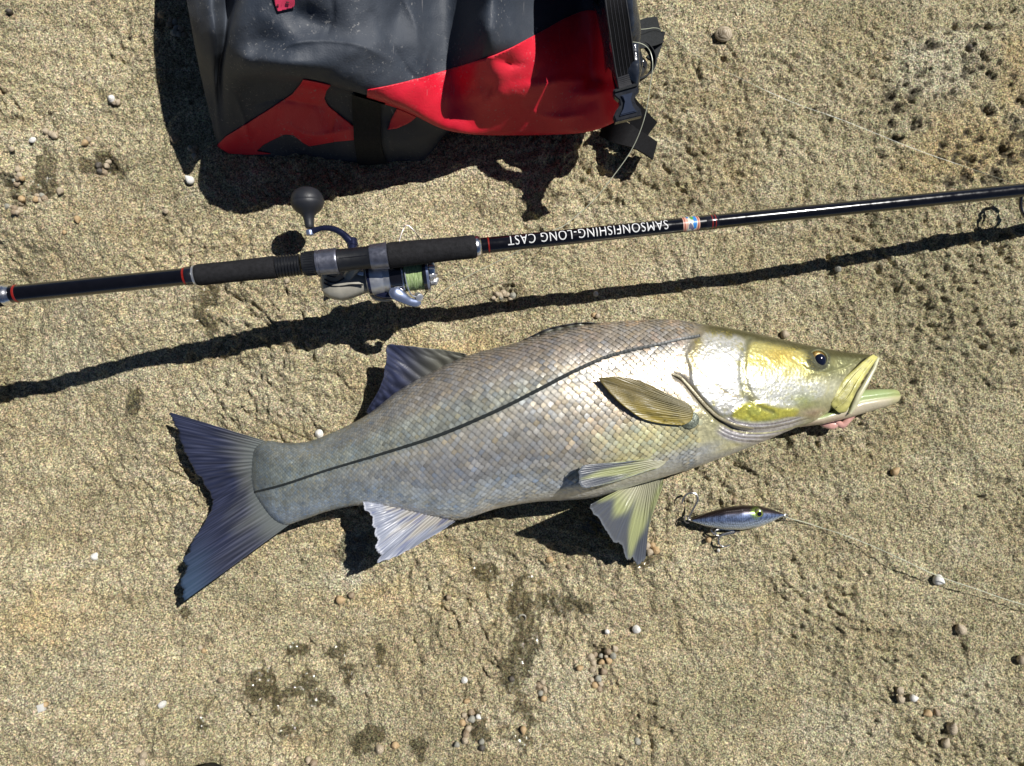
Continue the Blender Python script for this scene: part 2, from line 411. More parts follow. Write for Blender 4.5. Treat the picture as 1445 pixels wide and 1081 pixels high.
# ------------------------------------------------------------------ the fish
def build_fish():
    TOP = [(352, 654), (356, 640), (362, 631), (372, 624), (400, 625), (430, 624), (470, 610), (520, 584), (560, 553), (600, 530), (660, 502), (720, 486), (780, 468), (840, 457), (900, 452), (950, 451),
           (985, 456), (1040, 465), (1100, 478), (1150, 489), (1190, 496), (1222, 500), (1238, 503)]
    BOT = [(352, 668), (357, 690), (366, 708), (376, 722), (388, 734), (402, 740), (425, 734), (460, 722), (510, 713), (560, 718), (600, 727), (645, 733), (700, 718), (760, 708), (800, 706), (840, 702), (880, 690), (935, 674), (980, 660),
           (1040, 638), (1080, 622), (1120, 605), (1160, 590), (1188, 566), (1212, 538), (1230, 514), (1238, 506)]
    THK = [(352, 2.5), (360, 8), (374, 14), (400, 20), (460, 29), (550, 41), (650, 53), (750, 62), (850, 68), (950, 70), (1020, 66), (1080, 58), (1130, 47), (1180, 33), (1215, 20), (1232, 10), (1238, 5)]
    GL0 = [(352, .030), (400, .026), (500, .014), (600, .004), (700, 0), (1000, 0), (1150, .004), (1238, .012)]
    tp = np.array(TOP); bt = np.array(BOT); tk = np.array(THK); gl = np.array(GL0)
    def smooth_interp(u, a):     # piecewise cubic through the points
        x, y = a[:, 0].astype(float), a[:, 1].astype(float)
        d = np.gradient(y, x); i = np.clip(np.searchsorted(x, u, side='right')-1, 0, len(x)-2)
        h = x[i+1]-x[i]; t = np.clip((u-x[i])/h, 0, 1)
        return (2*t**3-3*t**2+1)*y[i] + (t**3-2*t**2+t)*h*d[i] + (-2*t**3+3*t**2)*y[i+1] + (t**3-t**2)*h*d[i+1]
    top = lambda u: smooth_interp(u, tp); bot = lambda u: smooth_interp(u, bt)
    thk = lambda u: smooth_interp(u, tk)*.00098; lift = lambda u: smooth_interp(u, gl)
    OPER = smooth_poly([(1000, 464), (1030, 467), (1054, 480), (1047, 510), (1048, 548), (1058, 570), (1032, 588), (1014, 584), (992, 562), (974, 540), (976, 520), (966, 500), (984, 478)], 2)
    CHEEK = smooth_poly([(1060, 482), (1100, 486), (1136, 494), (1150, 520), (1172, 532), (1166, 560), (1130, 573), (1090, 576), (1064, 562), (1052, 532), (1054, 500)], 2)
    LOBE = smooth_poly([(1028, 590), (1044, 570), (1068, 566), (1100, 577), (1130, 576), (1122, 590), (1090, 602), (1062, 607), (1040, 603)], 2)
    LOBE2 = smooth_poly([(1052, 570), (1090, 566), (1130, 576), (1120, 586), (1085, 593), (1058, 590)], 2)
    GILL = catmull([(948, 531), (962, 536), (976, 552), (995, 574), (1015, 593), (1042, 606), (1080, 608), (1120, 600), (1160, 586)], 40)
    GILL = [tuple(p) for p in GILL]
    PRE = [tuple(p) for p in catmull([(1058, 478), (1047, 500), (1045, 530), (1050, 556), (1064, 570), (1090, 582)], 24)]
    CREASE = [tuple(p) for p in catmull([(972, 498), (982, 518), (1005, 540), (1028, 556), (1040, 560)], 16)]
    LATL = catmull([(988, 474), (960, 479), (930, 486), (880, 497), (845, 508), (800, 529), (760, 550), (700, 580), (620, 614), (540, 640), (460, 664), (400, 684), (352, 696)], 110)
    def relief(u, v):
        """head plates and folds, in metres along the normal (upwards)"""
        h = .0022*sstep(-3, 3, sdpoly(u, v, OPER)) + .0020*sstep(-3, 3, sdpoly(u, v, CHEEK)) + .0028*sstep(-4, 4, sdpoly(u, v, LOBE)) + .0016*sstep(-3, 3, sdpoly(u, v, LOBE2))
        d, t = pldist(u, v, GILL)
        h -= .0050*np.exp(-(d/4.0)**2)*sstep(0, .1, t)
        d, _ = pldist(u, v, PRE); h -= .0024*np.exp(-(d/3.0)**2)
        d, _ = pldist(u, v, CREASE); h -= .0006*np.exp(-(d/1.5)**2)
        # the flank drops behind the gill cover
        # gill-arch stripes below the gill cover
        d, t = pldist(u, v, [(x, y+3) for x, y in GILL[19:]])
        h += .0009*np.sin(d*1.25+.02*u)*sstep(16, 10, d)*sstep(1, 4, d)*(v > 590)*sstep(0, .12, t)
        # eye socket and the folds of the snout
        e = np.hypot(u-1155, v-507)
        h += .0026*np.exp(-((e-17)/5)**2) - .002*np.exp(-(e/12)**2)
        d, _ = pldist(u, v, [(1118, 506), (1138, 521), (1165, 526), (1190, 520), (1212, 508)]); h -= .0016*np.exp(-(d/2.4)**2)
        d, _ = pldist(u, v, [(1122, 497), (1160, 493), (1200, 500), (1230, 503)]); h -= .0010*np.exp(-(d/3)**2)
        h += .0007*perlin(u*.08, v*.08, 41)*sstep(960, 1010, u)
        return h
    def mixc(c, m, col):
        return c*(1-m[..., None]) + np.array(col)*m[..., None]
    def color(u, v):
        u = np.asarray(u, float); v = np.asarray(v, float)
        T, B = top(u), bot(u); f = np.clip((v-T)/(B-T+1e-6), 0, 1)
        d, tt = pldist(u, v, [tuple(p) for p in LATL]); lx = LATL[::-1]; lv = np.interp(u, lx[:, 0], lx[:, 1])
        n1 = perlin(u*.02, v*.03, 31); n2 = perlin(u*.06, v*.08, 32); n3 = perlin(u*.2, v*.2, 33)
        c = np.zeros(u.shape+(3,)) + np.array((.34, .31, .27))                 # taupe back
        c = mixc(c, sstep(.16, .36, f + .04*n2), (.31, .325, .285))                # greenish grey above the line
        c = mixc(c, sstep(0, 14, v-lv), (.44, .425, .385))                        # warm silver below it
        c = mixc(c, sstep(.50, .70, f + .08*n1)*sstep(900, 640, u), (.37, .37, .37))
        c = mixc(c, sstep(.72, .90, f + .04*n1), (.52, .56, .57))                # bluish lower flank
        tail = sstep(640, 400, u)
        c = mixc(c, tail*.75, (.25, .29, .28))
        c = mixc(c, tail*sstep(.7, .95, f), (.34, .39, .44))
        c = mixc(c, sstep(392, 356, u)*.7, (.17, .19, .185)); ant = sstep(720, 900, u + 40*n1)
        c = mixc(c, ant*.85*sstep(0, 30, v-lv), (.60, .53, .42))
        c = mixc(c, ant*.7*sstep(10, -30, v-lv), (.50, .44, .36))
        c = mixc(c, .5*ant*sstep(.1, .5, n2), (.62, .44, .30))
        c = mixc(c, .85*sstep(810, 900, u + 30*n1)*sstep(.56, .72, f), (.88, .82, .46))  # yellow lower shoulder, with its pale glare painted into the colour
        c = mixc(c, .6*np.exp(-((u-870-20*n2)/45)**2 - ((v-668)/14)**2), (.72, .68, .22))
        c = mixc(c, .75*np.exp(-((u-1000)/55)**2 - ((v-600)/32)**2), (.74, .69, .42))
        c = mixc(c, .55*sstep(.80, .93, f + .05*n2)*sstep(620, 700, u)*sstep(1000, 900, u), (.66, .66, .62))
        c = mixc(c, sstep(.93, 1.0, f)*sstep(480, 520, u), (.62, .63, .64))
        c = mixc(c, sstep(.82, .9, f)*sstep(860, 960, u)*sstep(1040, 990, u), (.62, .62, .58))
        # head
        op = sstep(-4, 3, sdpoly(u, v, OPER)); ck = sstep(-5, 4, sdpoly(u, v, CHEEK)); lb = sstep(-3, 3, sdpoly(u, v, LOBE))
        head = sstep(985, 1012, u + .28*(v-470)*0)*sstep(30, -6, sdpoly(u, v, [(900, 540), (1000, 590), (1060, 612), (1180, 590), (1180, 800), (860, 800)]))
        c = mixc(c, head*.9, (.42, .40, .22))
        bk = sstep(16, 4, v-T - 4*n2)*sstep(975, 1010, u)
        c = mixc(c, op, (.74, .73, .68))
        c = mixc(c, op*.8*sstep(.0, .45, n2 + n3*.5)*sstep(14, 2, sdpoly(u, v, OPER)), (.42, .38, .10))
        c = mixc(c, op*.5*sstep(-.1, .5, n3)*sstep(510, 480, v), (.25, .26, .2))
        c = mixc(c, ck, (.78, .70, .26))
        c = mixc(c, ck*sstep(515, 540, v - .12*(u-1100) + 10*n2), (.80, .80, .72))
        c = mixc(c, ck*.5*sstep(.1, .5, n3 + n2*.5), (.55, .52, .24))
        c = mixc(c, ck*.8*np.exp(-((u-1100)/26)**2-((v-502)/12)**2), (.76, .52, .10))
        c = mixc(c, .75*np.exp(-((u-1135)/18)**2-((v-566)/12)**2), (.42, .46, .12))
        c = mixc(c, lb, (.62, .58, .10))
        c = mixc(c, lb*.6*sstep(0, .5, n2), (.36, .40, .10))
        c = mixc(c, .8*np.exp(-((u-1150)/20)**2 - ((v-583)/7)**2), (.55, .40, .28))
        c = mixc(c, .9*np.exp(-((u-1172)/18)**2 - ((v-545)/18)**2), (.74, .72, .50))
        sn = sstep(1128, 1150, u)*sstep(545, 520, v + .55*(u-1180)*sstep(1180, 1200, u))
        c = mixc(c, sn*.9, (.27, .27, .12))
        c = mixc(c, sn*.5*sstep(-.1, .4, n2), (.42, .40, .18))
        c = mixc(c, bk, (.115, .11, .045))
        d, t = pldist(u, v, PRE); c = mixc(c, .6*np.exp(-(d/3)**2), (.16, .17, .10))
        d, t = pldist(u, v, CREASE); c = mixc(c, .8*np.exp(-(d/1.3)**2), (.45, .33, .08))
        d, t = pldist(u, v, [(x, y+3) for x, y in GILL[19:]])
        z = sstep(19, 12, d)*sstep(.5, 2, d)*(v > 588)*sstep(0, .15, t)*sstep(1150, 1110, u)
        c = mixc(c, z, (.66, .63, .62)); c = mixc(c, z*.75*sstep(.2, .9, -np.sin(d*1.25+.02*u)), (.20, .16, .19))
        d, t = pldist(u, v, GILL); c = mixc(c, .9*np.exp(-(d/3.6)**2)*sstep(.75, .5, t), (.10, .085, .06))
        c = mixc(c, .85*np.exp(-((u-1000+.0*v)/12)**2 - ((v-584)/12)**2)*0, (.1, .1, .1))
        c = mixc(c, .8*np.exp(-((u-968)/20)**2 - ((v-594)/17)**2), (.16, .19, .15))
        c = mixc(c, .8*np.exp(-(((u-982) + .3*(v-490))/10)**2 - ((v-492)/22)**2), (.36, .28, .08))
        e = np.hypot(u-1155, v-507); c = mixc(c, sstep(19, 15, e), (.12, .12, .07))
        n4 = perlin(u*.45, v*.45, 34); hd = np.clip(ck + op*.6 + lb*.5, 0, 1)
        c = mixc(c, hd*.75*sstep(.25, .5, n4 + .5*n2)*sstep(560, 480, v - .1*(u-1050)), (.62, .52, .12))
        c = mixc(c, hd*.5*sstep(.30, .55, -n4 + .4*n3), (.24, .24, .12))
        c *= (1 + .16*n3 + .10*n2)[..., None]
        return np.clip(c, .02, .9)
    root = thing('snook_fish', (0, 0, 0), 'large silver fish with black side stripe and open yellow jaw lying on rock', 'fish')
    # body surface
    us = np.concatenate([np.concatenate([np.linspace(352, 380, 36), np.linspace(381.5, 980, 400)]), np.linspace(981.2, 1238, 230)])
    nth = 300; th = np.linspace(0, 2*np.pi, nth, endpoint=False)
    U, TH = np.meshgrid(us, th, indexing='ij'); T, B = top(U), bot(U); hw = (B-T)/2; vm = (T+B)/2
    c = np.cos(TH); s = np.sin(TH); Vp = vm - hw*c
    zc = thk(U) + lift(U); z = zc + thk(U)*np.sign(s)*np.abs(s)**.70*np.where(s > 0, 1, .94)
    ground = coarse(U, Vp)*.5
    R = np.where(s > 0, relief(U, Vp), 0)*np.clip(s*2.0, 0, 1)
    z = z + R + ground
    x, y, _ = P(U, Vp, z)
    cols = color(U, Vp); cols = np.where((s < -.15)[..., None], np.array((.5, .52, .52)), cols)
    Vt = np.stack([x, y, z], -1).reshape(-1, 3)
    F = gridfaces(len(us), nth, True)
    n0 = len(Vt); cap0 = Vt[:nth].mean(0); cap1 = Vt[-nth:].mean(0); Vt = np.vstack([Vt, cap0, cap1])
    k = np.arange(nth); tri = np.concatenate([np.stack([k, (k+1) % nth, np.full(nth, n0), np.full(nth, n0)], -1)])
    cols = np.vstack([cols.reshape(-1, 3), cols[0, 0], cols[-1, 0]])
    me = mesh_np('body', Vt, F, True, cols)
    bm = bmesh.new(); bm.from_mesh(me)
    bmesh.ops.holes_fill(bm, edges=[e for e in bm.edges if e.is_boundary], sides=0); bmesh.ops.recalc_face_normals(bm, faces=bm.faces)
    bm.to_mesh(me); bm.free()
    me.polygons.foreach_set('use_smooth', [True]*len(me.polygons))
    body = link('body', me, M['skin'], root)
    def surf(u, v, dz=0.0):
        """height of the upper side of the body at (u, v)"""
        u = np.asarray(u, float); v = np.asarray(v, float); T, B = top(u), bot(u)
        cc = np.clip(((T+B)/2-v)/((B-T)/2), -1, 1); s = np.sqrt(1-cc*cc)
        return thk(u)+lift(u)+thk(u)*s**.70 + relief(u, v)*np.clip(s*2, 0, 1) + coarse(u, v)*.5 + dz
    # scales: rows of overlapping plates, tail-ward edge free
    NR = 31; ths = np.linspace(.10, np.pi-.10, NR)
    vv = []; ff = []; cc = []; col = 0; u = 984.0
    nomask = [(990, 400), (985, 462), (966, 482), (962, 500), (966, 520), (944, 530), (990, 580), (1010, 600), (1060, 625), (1100, 640), (1300, 640), (1300, 400)]
    pa, pb = np.meshgrid(np.linspace(-1, 1, 4), np.linspace(-1, 1, 5), indexing='ij')
    # plate outline: -1 = tail-ward free edge
    pa2 = pa.copy(); pb2 = pb*np.sqrt(np.clip(1-.62*np.clip(-pa, 0, 1)**2*1.0, .1, 1))
    pa2 = np.where(pa < -.9, pa + .62*np.abs(pb)**2.0, pa); 
    pF = gridfaces(4, 5)
    sr = random.Random(5)
    us_c = []
    while u > 358:
        us_c.append(u); u -= float(bot(u)-top(u))/NR*1.17*.56 + .0
    cen = []
    for ci, u in enumerate(us_c):
        for ri in range(NR+1):
            t = ths[0] + (ri + (.5 if ci % 2 else 0))*(ths[1]-ths[0])
            if t > np.pi-.06: continue
            hwu = float(bot(u)-top(u))/2; vc = float(top(u)) + hwu*(1-math.cos(t))
            uc = u + sr.uniform(-.3, .3)*hwu/60 + 6*math.sin(t)*(hwu/120)
            cen.append((uc, vc, t, hwu))
    cen = np.array(cen); nomask2 = [(962, 640), (935, 656), (885, 668), (840, 681), (790, 692), (740, 704), (700, 712), (700, 760), (1000, 760)]
    keep = (cen[:, 0] < 1035) & ~inpoly(cen[:, 0], cen[:, 1], nomask) & ~inpoly(cen[:, 0], cen[:, 1], nomask2)
    cen = cen[keep]; K = len(cen); uc, vc, tc, hwu = [cen[:, i][:, None, None] for i in range(4)]
    dth = (ths[1]-ths[0])*.66; lu = hwu*2/NR*1.17*.80
    A = uc + pa2[None]*lu; TT = np.clip(tc + pb2[None]*dth, .02, np.pi-.02)
    Tq, Bq = top(A), bot(A); hq = (Bq-Tq)/2; Vq = (Tq+Bq)/2 - hq*np.cos(TT); z0 = surf(A, Vq); sc = hwu/120.0
    J = lambda s: rng.uniform(-s, s, (K, 1, 1))
    rise = (-.10 - pa[None]*.55)*.0012*sc + .0010*sc*(1-pb[None]**2)*(.6-.4*pa[None]) + J(.00015)*sc + J(.00034)*sc*pb[None] + J(.00026)*sc*pa[None]
    nz = np.clip(np.sin(TT), 0, 1); zz = z0 + rise*nz; Vv = Vq - np.cos(TT)*rise*1000
    xx, yy, _ = P(A, Vv, zz); SV = np.stack([xx, yy, zz], -1).reshape(-1, 3)
    SF = (pF[None] + (np.arange(K)*20)[:, None, None]).reshape(-1, 4)
    base = color(uc[:, 0, 0], vc[:, 0, 0])[:, None, :]; gvar = (1 + rng.normal(0, .10, K))[:, None, None]
    patchy = (1 + .22*perlin(uc[:, 0, 0]*.05, vc[:, 0, 0]*.06, 37))[:, None, None]
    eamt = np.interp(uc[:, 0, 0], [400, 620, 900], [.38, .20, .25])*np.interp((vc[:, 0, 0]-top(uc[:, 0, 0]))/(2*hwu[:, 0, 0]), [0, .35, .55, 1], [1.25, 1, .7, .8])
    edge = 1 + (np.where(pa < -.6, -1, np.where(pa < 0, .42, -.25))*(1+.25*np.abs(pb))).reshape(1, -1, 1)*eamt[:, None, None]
    warm = rng.normal(0, .05, (K, 1, 1))*np.array((1, .2, -1.2))[None, None, :]
    SC = (base*gvar*patchy*edge*(1+warm)).reshape(-1, 3)
    link('scales', mesh_np('scales', SV, SF, True, np.clip(SC, .01, .92)), M['scale'], root, kind='stuff')
    # lateral line: a ridge of small dark tubercles
    L = MB(); pts = []; rad = []
    for i, (a, b) in enumerate(catmull(LATL, 360)):
        s0 = float(surf(a, b)); k = float(bot(a)-top(a))/240
        pts.append(PV(a, b, s0 + .0009*k+.0003)); rad.append((.0029 if i % 4 < 2 else .0026)*(.42+.58*k))
    L.tube(pts, rad, 6, flat=.40).build('lateral_line', M['line_dark'], root)
    # fins ---------------------------------------------------------------
    def fin(name, rootc, marg, zr, zm, nray, cfun, mat_, seed=0, wave=.0012, frill=.05, fork=True, parent=root, mid=None):
        """rays run from the root curve to the margin curve; zr / zm are heights along each"""
        na = nray*6+1; nb = 34
        R0 = catmull(rootc, na); M0 = catmull(marg, na) if len(marg) < 40 else np.array(marg)
        ti = np.linspace(0, 1, na)
        Zr = np.interp(ti, np.linspace(0, 1, len(zr)), zr); Zm = np.interp(ti, np.linspace(0, 1, len(zm)), zm)
        t = np.linspace(0, 1, nb)[None, :]
        fr = 1 + frill*(perlin(ti*nray*.9+seed, ti*0+seed, 51)*.8 + .5*perlin(ti*nray*2.4+seed, ti*0+3, 52))[:, None]
        tt = t*(1 + (fr-1)*sstep(.5, 1, t))
        u = R0[:, 0:1]*(1-tt) + M0[:, 0:1]*tt; v = R0[:, 1:2]*(1-tt) + M0[:, 1:2]*tt
        if mid is not None:
            u = u + mid[0]*np.sin(np.pi*t); v = v + mid[1]*np.sin(np.pi*t)
        ph = (ti[:, None]*nray + .22*perlin(ti[:, None]*nray*.8+seed, t*1.5, 54))*2*np.pi
        ray = np.cos(ph)
        if fork: ray = ray*(1-sstep(.35, .75, t)) + np.cos(ph*2)*sstep(.35, .75, t)*.8
        z = Zr[:, None]*(1-t) + Zm[:, None]*t + wave*ray*(.35+.65*np.sin(np.pi*np.clip(t*.9+.1, 0, 1))) + .0035*perlin(ti[:, None]*4+seed, t*2, 53)*t
        x, y, _ = P(u, v, z)
        c = cfun(ti[:, None]+0*t, t+0*ti[:, None], ray, u, v)
        me = mesh_np(name, np.stack([x, y, z], -1).reshape(-1, 3), gridfaces(na, nb), True, np.clip(c, .01, .9).reshape(-1, 3))
        o = link(name, me, mat_, parent)
        md = o.modifiers.new('thickness', 'SOLIDIFY'); md.thickness = .0008; md.offset = 0
        return o
    def lerp3(a, b, m): return np.array(a)*(1-m[..., None]) + np.array(b)*m[..., None]
    def tailc(a, t, ray, u, v):
        c = .66*lerp3((.17, .18, .175), (.036, .045, .098), sstep(.1, .62, t + .22*perlin(a*9, t*2, 61)))
        c = c + (np.array((.10, .10, .12))[None, None]*(.5+.5*ray)[..., None]**2*(.7-.45*t)[..., None])
        c = c*(1 + .35*perlin(a*46, t*1.3, 62)[..., None])
        c = lerp3(np.zeros(3), np.ones(3), np.ones_like(t))*c
        c = c*(1 + .55*perlin(a*110, t*3, 68)[..., None])
        m = sstep(.34, .08, t)*.85; c = c*(1-m[..., None]) + np.array((.17, .19, .185))*m[..., None]
        m = sstep(.6, .95, t)*sstep(.55, 1, a)*.45
        return c*(1-m[..., None]) + np.array((.07, .14, .23))*m[..., None]
    marg = [(240, 582), (243, 592), (249, 604), (257, 626), (263, 643), (273, 661), (284, 677), (298, 700), (300, 712), (294, 728), (283, 746), (270, 766), (268, 778), (258, 790), (265, 802), (256, 817), (257, 833), (260, 848)]
    rootc = [(386, 626), (374, 636), (368, 652), (367, 668), (371, 686), (382, 704), (398, 722), (414, 736)]
    zt = [.056, .052, .046, .042, .044, .048, .05]
    fin('tail_fin', rootc, marg, [.036]*3+[.034]*2+[.038]*3, [.034, .026, .022, .018, .028, .040, .056], 30, tailc, M['fin'], 1, .0009, .05, True)
    def dorc(a, t, ray, u, v):
        c = lerp3((.12, .12, .10), (.030, .036, .075), sstep(.25, .8, (548+110-u)/110*.85))
        c = c*(1 + .5*ray*(.6) )[..., None] if False else c*(1+.45*ray)[..., None] + .0
        return c*(1 + .3*perlin(a*30, t*2, 63)[..., None])
    zs = lambda u, v: float(surf(u, v))
    fin('dorsal_fin', [(662, 504), (640, 513), (612, 528), (588, 541), (560, 558), (538, 575), (522, 586)], [(656, 499), (620, 493), (585, 490), (548, 487), (545, 510), (541, 532), (534, 552), (524, 568), (517, 582)],
        [.056, .050, .046, .04], [.062, .072, .074, .066, .052], 11, dorc, M['fin_dark'], 2, .0012, .05)
    def dorc2(a, t, ray, u, v):
        c = lerp3((.16, .16, .11), (.035, .038, .045), sstep(.35, .9, t))
        return c*(1+.6*ray)[..., None]
    fin('spiny_fin', [(850, 458), (830, 461), (805, 466), (780, 472), (758, 479), (742, 484)], [(846, 456), (822, 455), (798, 458), (772, 464), (752, 473), (734, 482)], [.066]*3, [.070, .076, .074, .07], 8, dorc2, M['fin_dark'], 3, .0014, .06, False)
    def analc(a, t, ray, u, v):
        c = lerp3((.46, .44, .40), (.33, .36, .45), sstep(.15, .75, t + .35*perlin(a*10, t*2, 64)))
        c = lerp3(np.zeros(3), np.ones(3), np.ones_like(t))*c*(1 + .20*ray[..., None])
        m = sstep(.1, .6, perlin(a*26+4, t*2, 65))*.7
        c = c*(1-m[..., None]) + np.array((.10, .13, .30))*m[..., None]
        e = sstep(.93, 1, t)*.8
        return c*(1-e[..., None]) + np.array((.62, .64, .72))*e[..., None]
    fin('anal_fin', [(560, 708), (585, 713), (610, 717), (632, 722), (650, 727)], [(511, 708), (515, 718), (524, 727), (526, 738), (528, 750), (533, 762), (530, 772), (536, 782), (535, 792), (552, 788), (572, 779), (592, 767), (618, 752), (642, 736)],
        [.044, .046, .048, .048], [.062, .070, .082, .088, .080, .055, .042], 21, analc, M['fin_pale'], 4, .0010, .07)
    def pecc(a, t, ray, u, v):
        c = lerp3((.20, .175, .09), (.21, .165, .06), sstep(.2, .8, t))
        c = lerp3(np.zeros(3), np.ones(3), np.ones_like(t))*c*(1 + .26*ray[..., None])
        m = sstep(.35, .9, a)*.65; c = c*(1-m[..., None]) + np.array((.45, .35, .05))*m[..., None]
        m = sstep(.05, .5, perlin(a*12, t*6, 66))*.55; c = c*(1-m[..., None]) + np.array((.10, .085, .03))*m[..., None]
        return c
    pz = [zs(975, 575)+.004, zs(975, 590)+.003]
    fin('pectoral_fin', [(968, 568), (975, 574), (978, 582), (976, 592), (970, 597)], [(905, 538), (878, 532), (848, 533), (847, 538), (856, 549), (868, 562), (884, 576), (905, 590), (930, 597), (962, 600)], [pz[0], pz[0]+.002, pz[1]],
        [zs(870, 540)+.008, zs(850, 538)+.011, zs(870, 560)+.009, zs(940, 596)+.004], 19, pecc, M['fin'], 5, .0008, .012)
    # rounded scaly base of the pectoral fin
    def pelc(a, t, ray, u, v):
        c = lerp3((.46, .45, .32), (.42, .45, .22), sstep(.1, .6, t))
        c = lerp3(np.zeros(3), np.ones(3), np.ones_like(t))*c*(1 + .20*ray[..., None])
        m = sstep(.52, .85, t + .55*perlin(a*7+2, t*1.0, 67))*sstep(.92, .7, a)*.85
        c = c*(1-m[..., None]) + np.array((.055, .065, .14))*m[..., None]
        e = sstep(.96, 1, t)*.45
        return c*(1-e[..., None]) + np.array((.50, .55, .62))*e[..., None]
    zb = zs(930, 655)
    fin('pelvic_fin', [(936, 643), (940, 648), (938, 654), (930, 660)], [(890, 652), (850, 656), (827, 656), (819, 661), (816, 668), (818, 676), (817, 683), (826, 688), (850, 684), (885, 674), (918, 662)], [zb+.002]*3,
        [zs(860, 655)+.010, zs(825, 660)+.018, zs(825, 675)+.024, zs(850, 670)+.02, zs(910, 655)+.006], 12, pelc, M['fin_pale'], 6, .0011, .02)
    fin('pelvic_fin.001', [(890, 683), (905, 680), (920, 676), (934, 673)], [(834, 712), (835, 721), (843, 730), (853, 745), (861, 757), (867, 765), (877, 768), (881, 782), (888, 789), (896, 791), (903, 797), (911, 785), (909, 768), (914, 750), (920, 728), (930, 700), (936, 682)],
        [.048, .046, .044], [.125, .105, .080, .060, .032, .016, .008, .012, .028, .042], 20, pelc, M['fin_pale'], 7, .0010, .05)
    # eye
    ez = zs(1155, 507); e = MB(); ec = PV(1154, 507, ez)
    def dome(cx, cy, z0, rx, ry, hgt, n=28, k=8, mb=None):
        mb = mb or MB(); Vv = []; 
        for i in range(k+1):
            a = (i/k)*math.pi/2
            for j in range(n):
                b = 2*math.pi*j/n; Vv.append((cx+rx*math.cos(a)*math.cos(b), cy+ry*math.cos(a)*math.sin(b), z0+hgt*math.sin(a)))
        Ff = [(i*n+j, i*n+(j+1) % n, (i+1)*n+(j+1) % n, (i+1)*n+j) for i in range(k) for j in range(n)]
        return mb.add(Vv, Ff)
    r = pxr(13, ez); eye = dome(ec.x, ec.y, ez-.002, r, r*.98, .0035).build('eye', M['iris'], root)
    pc = PV(1157, 508.5, ez); r = pxr(9.2, ez); dome(pc.x, pc.y, ez-.0004, r, r*1.06, .0046).build('pupil', M['pupil'], eye)
    rim = MB(); rp = [ec + Vector((math.cos(a)*pxr(13.5, ez), math.sin(a)*pxr(13, ez), -.0004)) for a in np.linspace(0, 2*math.pi, 37)]
    rim.tube(rp, .0011, 8, caps=False).build('eyelid', M['jaw_olive'], eye)
    # upper jaw plate (maxilla) hanging from the snout, and its lip
    def plate(name, pts, z, th, mat_, rx=1, parent=root, curve=0):
        """rounded plate between two edge curves"""
        A, B = pts; na, nb = 40, 14; A = catmull(A, na); B = catmull(B, na); t = np.linspace(0, 1, nb)[None, :]
        u = A[:, 0:1]*(1-t)+B[:, 0:1]*t; v = A[:, 1:2]*(1-t)+B[:, 1:2]*t; ti = np.linspace(0, 1, na)
        Z = np.interp(ti, np.linspace(0, 1, len(z)), z)[:, None] + th*np.sin(np.pi*t)**.6*(.3+.7*np.sin(np.pi*np.clip(ti, .02, .98))[:, None]**.4)
        Z = Z + .0006*perlin(u*.12, v*.12, 71) + curve*(t-.5)
        x, y, _ = P(u, v, Z); me = mesh_np(name, np.stack([x, y, Z], -1).reshape(-1, 3), gridfaces(na, nb), True)
        o = link(name, me, mat_, parent); md = o.modifiers.new('thickness', 'SOLIDIFY'); md.thickness = .004; md.offset = -1; return o
    mz = zs(1190, 545)
    plate('upper_jaw', [[(1232, 500), (1220, 508), (1205, 521), (1191, 534), (1176, 550), (1166, 561), (1167, 568)], [(1239, 504), (1229, 519), (1217, 537), (1209, 552), (1201, 568), (1194, 581), (1184, 583)]], [mz-.014, mz-.006, mz+.001, mz+.002, mz-.001], .003, M['jaw_yellow'])
    rg = MB()
    for k_, (o1, o2) in enumerate(((.30, .34), (.70, .74))):
        q_ = [(1232+(1238-1232)*o1, 503), (1206+11*o1*1.0, 522+16*o1), (1178+26*o2, 549+16*o2), (1168+18*o2, 563+16*o2)]
        rg.tube([PV(a_, b_, float(mz)-.0115+.0155*min(1, i_/14)) for i_, (a_, b_) in enumerate(catmull(q_, 30))], [.0006+.0011*math.sin(math.pi*i_/29) for i_ in range(30)], 8, flat=.8)
    rg.build('jaw_ridge', M['jaw_yellow'], root)
    lip = MB().tube([PV(a, b, z) for a, b, z in [(1239, 505, mz-.016), (1233, 520, mz-.012), (1222, 540, mz-.008), (1212, 556, mz-.006), (1205, 572, mz-.006), (1199, 584, mz-.006)]], [.0022, .0030, .0036, .0042, .0040, .002], 12)
    lip.build('lip', M['jaw_pale'], root)
    # lower jaw: a deep scoop that runs out to the chin
    nu, nv = 60, 36; ju = np.linspace(1128, 1271, nu)
    jt = np.interp(ju, [1128, 1160, 1190, 1206, 1216, 1240, 1262, 1269, 1271], [588, 583, 572, 558, 550, 549, 549, 552, 557])
    jb = np.interp(ju, [1128, 1160, 1200, 1230, 1255, 1268, 1271], [603, 599, 589, 580, 573, 567, 561])
    jz = np.interp(ju, [1128, 1190, 1240, 1271], [.040, .038, .036, .034]); jk = np.interp(ju, [1128, 1170, 1240, 1262, 1271], [.020, .020, .015, .011, .004])
    a = np.linspace(0, 2*np.pi, nv, endpoint=False)[None, :]
    vv_ = (jt+jb)[:, None]/2 - (jb-jt)[:, None]/2*np.cos(a); zz = jz[:, None] + jk[:, None]*np.sin(a); uu = ju[:, None]+0*a
    zz = zz - .0045*np.exp(-((vv_-(jt[:, None]*.55+jb[:, None]*.45))/2.4)**2)*(np.sin(a) > 0)*sstep(1200, 1216, uu)
    x, y, _ = P(uu, vv_, zz)
    f = (vv_-jt[:, None])/(jb-jt)[:, None]
    cj = lerp3((.36, .45, .20), (.56, .50, .36), sstep(.35, .62, f)); m = sstep(1235, 1150, uu)*sstep(.45, .8, f)*.7
    cj = cj*(1-m[..., None]) + np.array((.60, .44, .32))*m[..., None]
